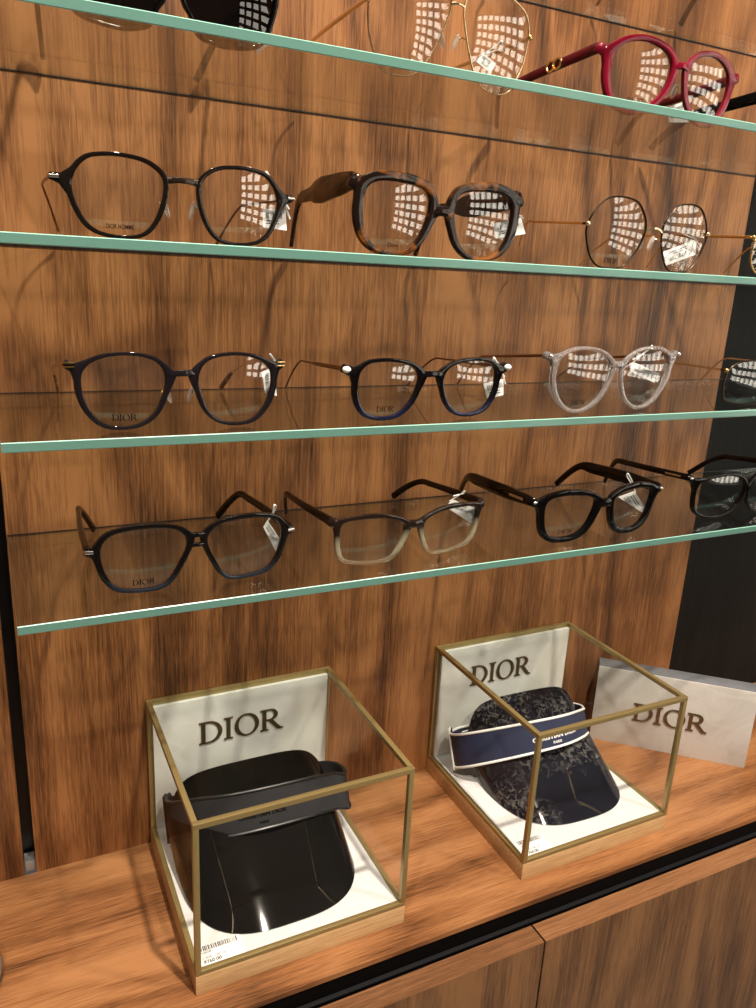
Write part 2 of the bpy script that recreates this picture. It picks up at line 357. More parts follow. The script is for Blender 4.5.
# frame outlines in millimetres (lens radius every 5 degrees from the outer side), pose on the shelf
GL = {
 'r4a': {"yaw":2.0,"wrap":4.0,"o":[0.1498,-0.1966,0.4218],"sep":66.6,"cz":24.6,"rad":[24.7,25.1,25.5,25.9,26.2,26.2,26.1,25.7,25.1,24.1,23.1,22.1,21.3,20.6,20.1,19.7,19.4,19.2,19.2,19.3,19.5,19.9,20.4,21.0,21.8,22.8,23.9,25.1,26.2,27.1,27.6,28.0,28.1,27.6,26.6,25.6,24.6,23.7,23.0,22.4,22.2,22.0,22.1,22.2,22.4,22.6,22.9,23.0,22.9,22.7,22.4,22.1,21.9,21.7,21.6,21.6,21.7,22.0,22.3,22.8,23.4,23.9,24.3,24.4,24.4,24.3,24.2,24.1,24.1,24.1,24.2,24.4],"hl":[-66.8,31.8],"hr":[64.7,31.7],"bl":[-56.5,104.0,28.1],"br":[61.7,99.9,29.7],"tl":[-42.9,134.5,0.8],"tr":[53.4,131.1,7.3],"tag":[[48.6,11.2,32.2],[51.4,11.1,36.9],[60.1,10.8,23.1],[57.7,10.9,13.8]],"loop":[54.5,6.7,48.5]},
 'r4b': {"yaw":4.0,"wrap":5.0,"o":[0.3675,-0.1984,0.4218],"sep":68.2,"cz":20.2,"rad":[24.0,24.2,24.7,25.3,26.0,26.6,26.8,25.8,24.0,22.2,20.7,19.4,18.4,17.6,17.0,16.5,16.2,16.0,15.9,15.9,16.0,16.2,16.6,17.0,17.6,18.4,19.2,20.3,21.5,22.9,24.5,25.8,26.7,26.7,26.2,25.6,25.0,24.5,24.0,23.6,23.3,23.1,23.1,22.9,22.7,22.3,21.6,20.7,19.9,19.1,18.5,18.0,17.7,17.4,17.3,17.3,17.3,17.5,17.7,18.1,18.6,19.3,20.1,21.0,22.0,22.9,23.5,23.7,23.7,23.7,23.7,23.8],"hl":[-64.7,37.5],"hr":[64.7,34.9],"bl":[-53.1,107.2,26.6],"br":[70.2,98.6,28.0],"tl":[-40.2,137.4,2.0],"tr":[62.2,130.2,6.9],"tag":[[34.8,10.4,34.2],[39.6,10.1,40.0],[60.5,8.6,31.1],[60.5,8.6,17.7]],"loop":[46.5,5.2,46.9]},
 'r4c': {"yaw":2.0,"wrap":6.0,"o":[0.6073,-0.2057,0.4218],"sep":69.0,"cz":23.0,"rad":[22.4,22.8,23.3,23.8,24.4,24.9,25.0,24.5,23.4,22.1,20.9,19.9,19.0,18.3,17.8,17.4,17.1,16.9,16.7,16.8,16.9,17.2,17.5,18.0,18.7,19.5,20.5,21.7,23.0,24.4,25.6,26.3,25.9,25.0,24.2,23.5,23.0,22.5,22.1,21.8,21.5,21.3,21.1,21.1,21.0,20.8,20.5,20.2,19.9,19.6,19.3,19.0,18.9,18.8,18.8,19.0,19.2,19.5,20.0,20.4,20.9,21.3,21.7,22.0,22.2,22.3,22.3,22.2,22.0,21.9,21.9,22.1],"hl":[-66.5,39.1],"hr":[71.7,33.7],"bl":[-56.4,110.6,28.6],"br":[71.3,106.1,30.6],"tl":[-43.4,141.1,5.4],"tr":[70.4,137.1,4.4],"tag":[[27.3,11.9,29.8],[44.4,11.3,33.7],[60.1,10.8,17.2],[58.1,10.8,12.9]],"loop":[30.3,7.5,50.7]},
 'r4d': {"yaw":2.0,"wrap":4.0,"o":[0.8509,-0.1949,0.4218],"sep":67.0,"cz":23.2,"rad":[28.6,29.1,29.6,30.1,30.1,29.4,28.0,26.3,24.7,23.2,21.8,20.9,19.9,19.4,18.8,18.4,18.3,18.1,18.0,18.3,18.5,18.8,19.4,20.0,20.7,21.6,22.6,23.8,25.1,26.5,27.9,28.9,29.6,30.0,30.0,29.8,29.3,28.7,28.0,27.4,26.8,26.2,25.6,24.8,24.1,23.3,22.6,22.1,21.5,21.0,20.6,20.3,20.0,19.8,19.7,19.7,19.8,20.0,20.3,20.8,21.3,22.0,22.8,23.6,24.5,25.4,26.3,27.1,27.6,27.8,28.0,28.3],"hl":[-73.3,42.4],"bl":[-59.8,102.8,32.9],"br":[89.2,97.6,28.2],"tl":[-37.4,133.0,14.5],"tr":[78.6,129.0,3.4]},
 'r3a': {"yaw":0.0,"wrap":4.0,"o":[0.1372,-0.2082,0.5686],"sep":65.3,"cz":24.4,"rad":[22.3,22.6,22.9,23.3,23.7,23.8,23.7,23.4,23.0,22.4,21.8,21.2,20.8,20.4,20.0,19.7,19.6,19.5,19.5,19.6,19.8,20.0,20.4,20.9,21.5,22.1,22.9,23.6,24.1,24.4,24.5,24.4,24.1,23.6,23.1,22.6,22.1,21.7,21.3,21.1,21.0,21.0,21.1,21.2,21.3,21.3,21.4,21.4,21.4,21.4,21.4,21.3,21.3,21.3,21.3,21.4,21.6,21.9,22.1,22.3,22.4,22.4,22.3,22.1,22.0,21.8,21.8,21.7,21.7,21.7,21.8,22.0],"hl":[-62.2,39.6],"hr":[62.1,37.7],"br":[67.3,110.3,22.8],"tl":[-42.4,141.3,-6.8],"tr":[63.5,141.3,-0.2],"tag":[[52.7,13.0,32.0],[60.5,13.0,35.1],[62.7,13.0,16.7],[54.7,13.0,18.8]],"loop":[56.3,8.6,43.7]},
 'r3b': {"yaw":2.0,"wrap":2.0,"o":[0.3671,-0.2116,0.5686],"sep":65.8,"cz":22.9,"rad":[21.2,21.4,21.5,21.8,22.1,22.4,22.6,22.5,22.2,21.7,21.1,20.3,19.5,18.8,18.3,17.9,17.6,17.4,17.3,17.3,17.4,17.5,17.9,18.3,18.8,19.5,20.3,21.1,22.0,22.8,23.4,23.7,23.8,23.4,22.8,22.3,21.8,21.3,21.0,20.6,20.4,20.1,20.0,19.8,19.8,19.7,19.7,19.6,19.5,19.5,19.3,19.2,19.1,19.1,19.1,19.1,19.3,19.5,19.7,20.0,20.3,20.6,20.9,21.1,21.1,21.0,20.9,20.9,20.9,20.9,21.0,21.1],"hl":[-64.1,36.4],"hr":[61.6,34.8],"bl":[-46.7,114.5,26.3],"br":[71.8,110.3,27.9],"tl":[-31.1,144.9,1.7],"tr":[65.8,141.5,0.3],"tag":[[51.9,11.1,22.2],[68.8,10.5,25.5],[70.2,10.5,13.8],[56.5,11.0,11.2]],"loop":[56.2,6.7,41.2]},
 'r3c': {"yaw":4.0,"wrap":3.0,"o":[0.5922,-0.2119,0.5686],"sep":66.7,"cz":27.2,"rad":[25.3,25.6,26.0,26.4,26.7,26.9,27.0,26.8,26.3,25.6,24.8,24.1,23.4,22.7,22.2,21.7,21.3,21.1,20.9,20.9,21.0,21.2,21.5,21.9,22.4,22.9,23.5,24.2,24.9,25.6,26.3,26.8,27.2,27.3,26.9,26.4,25.8,25.4,24.9,24.5,24.2,24.0,23.9,23.7,23.6,23.6,23.5,23.4,23.4,23.3,23.4,23.4,23.5,23.5,23.5,23.5,23.5,23.5,23.5,23.5,23.6,23.6,23.6,23.5,23.4,23.4,23.5,23.7,23.9,24.2,24.6,24.9],"hl":[-71.6,44.3],"hr":[64.5,43.9],"bl":[-40.6,116.1,29.0],"br":[78.2,107.8,27.0],"tl":[-25.1,146.1,1.5],"tr":[75.7,139.0,5.6],"tag":[[27.3,11.0,30.2],[29.2,10.9,37.3],[59.1,8.8,28.0],[55.1,9.1,20.3]],"loop":[41.5,5.7,50.2]},
 'r2a': {"yaw":3.0,"wrap":4.0,"o":[0.1446,-0.1899,0.7154],"sep":68.9,"cz":23.1,"rad":[23.6,24.0,24.2,24.3,24.2,24.1,23.9,23.7,23.4,23.1,22.6,21.9,21.2,20.6,20.1,19.7,19.5,19.3,19.2,19.3,19.4,19.6,20.0,20.5,21.1,21.7,22.4,23.1,23.7,24.4,25.0,25.4,25.3,24.7,24.0,23.5,23.0,22.5,22.2,22.0,21.9,21.9,21.9,22.0,22.1,22.3,22.4,22.3,22.2,21.9,21.5,21.2,21.0,20.8,20.7,20.7,20.8,21.0,21.2,21.5,21.9,22.1,22.3,22.5,22.5,22.4,22.4,22.3,22.4,22.6,22.8,23.2],"hl":[-69.1,30.4],"hr":[66.8,29.4],"bl":[-60.6,100.4,31.2],"br":[67.7,93.7,28.6],"tl":[-48.6,130.8,5.5],"tr":[59.6,125.1,12.5],"tag":[[51.8,10.2,23.0],[66.5,9.4,23.3],[67.4,9.3,11.4],[52.1,10.1,12.4]],"loop":[52.7,5.8,43.1]},
 'r2b': {"yaw":3.0,"wrap":1.0,"o":[0.3783,-0.19,0.7154],"sep":68.7,"cz":24.9,"rad":[23.3,23.5,23.8,24.2,24.6,25.1,25.5,25.7,25.5,24.9,24.0,23.1,22.2,21.5,20.9,20.3,19.9,19.7,19.6,19.5,19.7,19.9,20.3,20.9,21.7,22.6,23.6,24.7,25.8,26.4,26.7,26.6,26.1,25.4,24.7,24.0,23.4,23.0,22.6,22.4,22.2,22.2,22.2,22.2,22.3,22.4,22.5,22.6,22.7,22.7,22.7,22.7,22.6,22.5,22.4,22.4,22.4,22.5,22.6,22.8,23.0,23.2,23.4,23.4,23.4,23.4,23.3,23.2,23.1,23.0,23.1,23.1],"hl":[-65.9,43.5],"hr":[63.4,42.2],"bl":[-56.5,100.3,36.7],"br":[96.1,92.3,41.3],"tl":[-49.9,130.9,5.3],"tr":[59.3,125.2,4.4],"tag":[[50.7,10.3,25.8],[73.7,9.1,31.7],[79.0,8.8,20.8],[54.1,10.1,16.1]],"loop":[61.1,5.4,34.3]},
 'r2c': {"yaw":0.0,"wrap":5.0,"o":[0.6371,-0.19,0.7154],"sep":69.5,"cz":26.3,"rad":[25.7,25.8,25.7,25.5,25.3,25.2,25.1,25.0,25.0,25.0,25.1,25.3,25.3,25.2,25.0,24.7,24.5,24.3,24.2,24.3,24.4,24.6,24.9,25.4,25.8,26.1,26.1,26.0,25.9,25.9,26.0,26.2,26.3,26.3,26.1,25.7,25.3,24.9,24.6,24.3,24.1,24.0,24.0,24.0,24.1,24.3,24.8,25.2,25.6,25.7,25.6,25.4,25.1,25.0,25.0,25.0,25.2,25.5,25.8,26.1,26.1,26.0,25.7,25.5,25.2,25.0,24.8,24.7,24.6,24.8,25.0,25.4],"hl":[-62.3,30.9],"hr":[61.0,31.2],"bl":[-45.8,97.2,34.8],"br":[48.0,97.2,28.6],"tl":[-32.8,128.2,9.6],"tr":[40.4,128.2,3.7],"tag":[[26.9,13.0,15.9],[58.9,13.0,26.9],[62.1,13.0,15.5],[31.2,13.0,5.5]],"loop":[40.0,8.6,34.0]},
 'r1b': {"yaw":3.0,"wrap":4.0,"o":[0.3897,-0.1713,0.8643],"sep":68.5,"cz":31.4,"rad":[26.0,26.3,26.7,27.2,27.7,28.2,28.6,28.7,28.5,28.2,27.7,27.2,26.7,26.5,26.3,26.1,26.1,26.1,26.3,26.6,26.9,27.4,28.0,28.7,29.5,30.4,31.3,32.1,32.7,33.0,32.5,31.5,30.4,29.1,27.6,26.4,25.4,24.6,24.0,23.6,23.4,23.3,23.3,23.5,23.9,24.4,25.0,25.8,26.7,27.6,28.4,29.0,29.4,29.7,30.0,30.3,30.7,31.0,31.4,31.5,31.3,30.7,29.8,28.7,27.9,27.3,26.9,26.6,26.3,26.1,25.9,25.9],"hl":[-62.1,37.1],"hr":[62.8,38.8],"bl":[-64.6,87.3,26.4],"br":[43.9,81.6,26.0],"tl":[-53.7,117.7,-1.1],"tr":[42.8,112.6,1.7],"tag":[[26.7,11.5,19.9],[32.0,11.2,25.5],[43.0,10.6,20.8],[38.8,10.9,14.4]],"loop":[42.4,6.3,33.4]},
 'r1c': {"yaw":1.0,"wrap":8.0,"o":[0.6479,-0.1842,0.8643],"sep":69.7,"cz":26.4,"rad":[24.4,24.6,24.8,25.0,25.1,25.1,25.0,24.8,24.3,23.7,23.0,22.5,22.0,21.6,21.2,21.0,20.8,20.7,20.6,20.6,20.7,20.9,21.2,21.6,22.1,22.7,23.5,24.3,25.1,25.8,26.4,26.8,26.9,26.6,26.2,25.7,25.2,24.7,24.2,23.7,23.2,22.8,22.4,22.1,21.9,21.8,21.7,21.7,21.7,21.7,21.8,21.8,22.0,22.1,22.3,22.5,22.7,22.9,23.2,23.5,23.8,24.1,24.3,24.3,24.2,24.1,24.1,24.0,24.0,24.0,24.1,24.3],"hl":[-71.7,39.1],"hr":[68.6,39.4],"bl":[-89.9,94.6,20.9],"br":[60.1,92.0,27.3],"tl":[-66.4,125.2,-2.3],"tr":[75.4,122.7,0.1],"tag":[[7.4,12.8,12.1],[22.8,12.5,17.5],[29.4,12.4,3.7],[8.4,12.7,-0.1]],"loop":[18.7,8.2,21.1]},
 'r1a': {"yaw":2.0,"wrap":4.0,"o":[0.146,-0.17,0.8643],"sep":67.0,"cz":23.2,"rad":[24.1,24.7,25.3,26.1,27.1,28.0,28.9,29.6,29.7,29.1,27.8,26.2,24.7,23.3,22.2,21.3,20.6,20.0,19.6,19.3,19.0,19.0,19.0,19.1,19.4,19.7,20.3,21.0,21.8,22.8,23.9,25.1,26.2,27.2,27.9,28.2,28.0,27.8,27.5,26.7,25.5,25.2,25.5,26.0,26.4,26.3,25.4,24.6,23.8,23.2,22.6,22.1,21.7,21.3,21.1,21.0,21.1,21.2,21.5,21.9,22.4,22.9,23.3,23.5,23.6,23.6,23.5,23.3,23.1,23.0,23.2,23.6],"hr":[62.1,40.4],"tl":[-55.1,115.7,-1.0],"tr":[42.7,112.3,-0.1],"tag":[[46.8,11.3,10.3],[54.1,11.1,15.6],[57.8,10.9,7.8],[51.1,11.2,2.0]],"loop":[57.3,6.6,19.4]},
 'r3d': {"yaw":2.0,"wrap":4.0,"o":[0.8542,-0.2088,0.5686],"sep":67.0,"cz":19.9,"rad":[31.3,31.7,31.8,31.7,31.1,30.3,29.2,27.7,26.2,24.7,23.3,22.2,21.3,20.5,19.9,19.4,19.0,18.8,18.6,18.6,18.6,18.9,19.3,19.7,20.3,21.0,21.9,22.7,23.7,24.8,26.0,27.2,28.6,29.9,31.0,31.8,32.4,32.7,32.8,32.4,31.6,30.4,28.9,27.4,26.0,24.6,23.4,22.3,21.3,20.3,19.6,18.9,18.4,18.1,17.8,17.7,17.8,17.9,18.3,18.8,19.5,20.4,21.5,22.8,24.4,26.2,28.1,29.6,30.2,30.3,30.5,30.9],"hl":[-71.5,31.4],"bl":[-24.2,111.7,26.2],"br":[61.1,108.7,27.0],"tl":[7.1,141.6,-3.3],"tr":[67.0,139.5,-1.1]},
 'r2d': {"yaw":2.0,"wrap":4.0,"o":[0.8759,-0.19,0.7154],"sep":67.0,"cz":17.5,"rad":[25.1,25.4,25.9,26.7,27.6,27.6,26.6,25.2,23.6,22.1,20.7,19.5,18.5,17.5,17.0,16.4,15.9,15.7,15.5,15.3,15.3,15.4,15.6,15.8,16.2,16.7,17.3,18.1,18.9,19.9,20.9,22.0,23.1,24.2,25.3,26.3,27.1,27.6,27.8,27.6,26.9,25.8,24.5,23.2,22.0,20.9,20.0,19.1,18.3,17.7,17.1,16.7,16.4,16.1,16.0,16.0,16.0,16.3,16.5,16.8,17.2,17.7,18.3,19.0,19.8,20.6,21.4,22.1,22.9,23.6,24.2,24.7],"hl":[-63.1,31.8],"bl":[-26.7,98.2,38.3],"br":[59.6,95.2,31.1],"tl":[-44.2,129.8,5.7],"tr":[62.2,126.0,5.1]},
}

# ------------------------------------------------------------------ the setting
def panel(name, x0, x1, y0, y1, z0, z1, m, kind='structure'):
    a, b = U(x0, y0, z0), U(x1, y1, z1)
    return tag(box_obj(name, a, b, m), kind=kind)
ZT = (CEIL - ZC) / S
panel('wall_back', 0.0, 1.0, 0.0, 0.03, 0.0, ZT, m_wall)
panel('wall_left', -1.4, -0.01291, 0.0, 0.03, 0.0, ZT, m_wall)
panel('wall_right', 1.0, 2.6, 0.0, 0.03, 0.0, ZT, m_ebony)
panel('trim_1', -0.01291, 0.0, 0.026, 0.03, 0.0, ZT, m_black)
fl = box_obj('floor', (-3.2, -4.2, -0.05), (3.4, 0.02, 0.0), principled('floor_stone', (0.30, 0.27, 0.24), 0.3)); tag(fl, kind='structure')
ce = box_obj('ceiling', (-3.2, -4.2, CEIL), (3.4, 0.02, CEIL + 0.05), principled('ceiling_paint', (0.55, 0.52, 0.48), 0.9)); tag(ce, kind='structure')

# metal foot at the bottom of the shelf slot
o = box_obj('slot_foot', U(-0.0122, 0.004, 0.0), U(-0.0008, 0.022, 0.0135), m_grey, bev=0.0006)
tag(o, 'small grey metal foot at the bottom of the black wall slot', 'bracket')

# worktop, handle channel, cabinets below
CD = 0.26891
bm = bmesh.new(); a, b = U(-1.4, -CD, 0), U(2.6, 0.0, 0)
bx(bm, a.x, b.x, a.y, b.y, ZC - 0.0045, ZC, 0.0)
o = link('countertop', bm, m_counter, None, False)
tag(o, 'orange brown wooden countertop running under the glass shelves', 'countertop')
ch = empty('handle_channel', U(0, -CD + 0.01, -0.03), 'black recessed handle channel between the wooden countertop and the cabinet doors', 'channel')
inv = Matrix.Translation(-Vector(ch.location))
def child_box(name, lo, hi, m, parent, bev=0.0):
    bm = bmesh.new(); bx(bm, min(lo[0], hi[0]), max(lo[0], hi[0]), min(lo[1], hi[1]), max(lo[1], hi[1]), min(lo[2], hi[2]), max(lo[2], hi[2]), bev)
    bmesh.ops.translate(bm, verts=bm.verts, vec=-Vector(parent.location))
    return link(name, bm, m, parent, bev > 0)
child_box('channel_back', U(-1.4, -CD + 0.0015, -0.0275), U(2.6, -CD + 0.012, -0.0065), m_channel, ch)
child_box('channel_lip', U(-1.4, -CD - 0.003, -0.0305), U(2.6, -CD + 0.012, -0.0277), m_lip, ch, 0.0004)
DT, DY0, DY1, XS = -0.0305, -0.2745, -0.3005, 0.5205
for nm, x0, x1, lab in (('left', -1.4, XS - 0.0012, 'walnut base cabinet under the countertop, on the side of the black visor'),
                        ('right', XS + 0.0012, 2.6, 'walnut base cabinet under the countertop, below the navy strapped visor')):
    c = empty('base_cabinet', U((x0 + x1) / 2, -0.15, -ZC / S), lab, 'cabinet', 'walnut base cabinets')
    child_box('carcass', U(x0, -0.268, -1.0), U(x1, -0.01, -0.04), m_black, c)
    dr = child_box('door', U(x0, DY1, -1.02), U(x1, DY0, DT), [m_door, m_edge], c)
    for p in dr.data.polygons:
        if p.normal.z > 0.5: p.material_index = 1

# glass shelves
TG, D = 0.00772, 0.22831
for z, nm, lab in ((1.01072, 'z', 'uppermost glass shelf, only its rear edge showing at the top of the wall'),
                   (0.8643, 'a', 'glass shelf carrying the dark sunglasses, gold aviators and burgundy glasses'),
                   (0.7154, 'b', 'glass shelf carrying the tortoiseshell glasses and the gold octagonal glasses'),
                   (0.5686, 'c', 'glass shelf carrying the clear crystal glasses'),
                   (0.42178, 'd', 'lowest glass shelf, just above the two visor cases')):
    bm = bmesh.new(); ch_ = 0.00045
    x0, x1 = 0.0008 * S, 1.9 * S; yf, yb = -D * S, -0.0002
    zt, zb = ZC + z * S, ZC + (z - TG) * S
    prof = [(yb, zb), (yf + ch_, zb), (yf, zb + ch_), (yf, zt - ch_), (yf + ch_, zt), (yb, zt)]
    vs = [[bm.verts.new((x, y, zz)) for y, zz in prof] for x in (x0, x1)]
    n = len(prof)
    for k in range(n):
        fc = bm.faces.new((vs[0][k], vs[0][(k + 1) % n], vs[1][(k + 1) % n], vs[1][k]))
        fc.material_index = 0 if k in (0, 4, 5) else (1 if k == 2 else 2)
    for q in vs:
        fc = bm.faces.new(q); fc.material_index = 1
    o = link('glass_shelf', bm, [m_shelf, m_sedge, m_schamf], None, False)
    tag(o, lab, 'shelf', 'glass display shelves')
    bm = bmesh.new(); sz = zt if z < 0.7 else zb; bx(bm, x0, x1, -0.0008, 0.0, sz - 0.0003, sz + 0.0003); link('rear_gap_shadow', bm, m_black, o, False)  # thin black strip standing in for the shadow line where shelf meets wall

# ------------------------------------------------------------------ eyewear
NA2 = 96
def resample(rad):
    n = len(rad); o = []
    for i in range(NA2):
        t = i * n / NA2; k = int(t); q = t - k
        a, b, c, d = (rad[(k + j) % n] for j in (-1, 0, 1, 2))
        o.append(0.5 * (2 * b + (c - a) * q + (2 * a - 5 * b + 4 * c - d) * q * q + (3 * b - a - 3 * c + d) * q ** 3))
    return [(o[i - 1] + 6 * o[i] + o[(i + 1) % NA2]) / 8 for i in range(NA2)]
TILT = R(5)
class Front:
    def __init__(self, g):
        self.om = R(g['wrap']); self.c = g['sep'] / 2; self.cz = g['cz']; self.rad = resample(g['rad'])
    def P(self, side, a, b, dep=0.0):          # millimetres on the frame's front plane -> local metres
        return Vector((side * a * math.cos(self.om), a * math.sin(self.om) - b * math.sin(TILT) + dep, b * math.cos(TILT))) / 1000
    def rim_pt(self, th, extra=0.0):
        i = (th % (2 * math.pi)) / (2 * math.pi) * NA2; k = int(i) % NA2; q = i - int(i)
        rr = self.rad[k] * (1 - q) + self.rad[(k + 1) % NA2] * q + extra
        return self.c + rr * math.cos(th), self.cz + rr * math.sin(th)
def wgt(w, th):
    c, s = math.cos(th), math.sin(th)
    return w[0 if c > 0 else 2] * c * c + w[1 if s > 0 else 3] * s * s      # outer, top, inner, bottom
def ring_mesh(bm, F, side, w, depth, sq=3.0, bumps=()):
    prof = 12; rows = []
    for i in range(NA2):
        th = 2 * math.pi * i / NA2; ww = wgt(w, th); row = []
        for t0, amt, width in bumps:
            dth = (th - t0 + math.pi) % (2 * math.pi) - math.pi
            ww += amt * max(0.0, 1 - abs(dth) / width) ** 1.6
        for k in range(prof):
            al = 2 * math.pi * (k + 0.5) / prof; c, s = math.cos(al), math.sin(al)
            cx = math.copysign(abs(c) ** (2 / sq), c); sy = math.copysign(abs(s) ** (2 / sq), s)
            a, b = F.rim_pt(th, ww / 2 + cx * ww / 2)
            row.append(bm.verts.new(F.P(side, a, b, depth / 2 + sy * depth / 2)))
        rows.append(row)
    for i in range(NA2):
        a, b = rows[i], rows[(i + 1) % NA2]
        for k in range(prof): bm.faces.new((a[k], b[k], b[(k + 1) % prof], a[(k + 1) % prof]))
def lens_mesh(F, side, depth, rc=125.0):
    bm = bmesh.new(); NR = 6; layers = []
    rmax = max(F.rad)
    edge = rmax * rmax / (2 * rc)
    for off in (0.0, 1.3):
        ctr = bm.verts.new(F.P(side, F.c, F.cz, depth * 0.5 - edge * 0.55 + off - 0.6)); rings = []
        for j in range(1, NR + 1):
            ring = []
            for i in range(0, NA2, 2):
                th = 2 * math.pi * i / NA2; rr = (self_r := F.rad[i]) * j / NR
                q = rr * rr / (2 * rc)
                ring.append(bm.verts.new(F.P(side, F.c + (rr + (0.25 if j == NR else 0)) * math.cos(th), F.cz + (rr + (0.25 if j == NR else 0)) * math.sin(th), depth * 0.5 - edge * 0.55 + q + off - 0.6)))
            rings.append(ring)
        m = len(rings[0])
        for i in range(m): bm.faces.new((ctr, rings[0][i], rings[0][(i + 1) % m]))
        for p, q in zip(rings, rings[1:]):
            for i in range(m): bm.faces.new((p[i], q[i], q[(i + 1) % m], p[(i + 1) % m]))
        layers.append(rings[-1])
    m = len(layers[0])
    for i in range(m): bm.faces.new((layers[0][i], layers[1][i], layers[1][(i + 1) % m], layers[0][(i + 1) % m]))
    return bm
def add_print(F, lens, depth, text, wide, rc=125.0):
    """small printed word near the bottom of a demo lens, lying on its curved front"""
    low = min(F.rad[i] * math.sin(2 * math.pi * i / NA2) for i in range(NA2))
    rmax = max(F.rad); edge = rmax * rmax / (2 * rc)
    if text == 'DIOR': me, wd = word_mesh('DIOR', 3.9, 0.05)
    else: me, wd = font_mesh(text, 3.4, 0.05, 0.04)
    k = wide / wd
    def fn(x, y, z):
        a = F.c + (wd / 2 - x) * k; b = F.cz + low + 3.2 + y           # the left lens: outward is -x
        rr = math.hypot(a - F.c, b - F.cz)
        return F.P(-1, a, b, depth * 0.5 - edge * 0.55 + rr * rr / (2 * rc) - 0.85 + z)
    return place_mesh('lens_print', me, m_print, lens, fn)

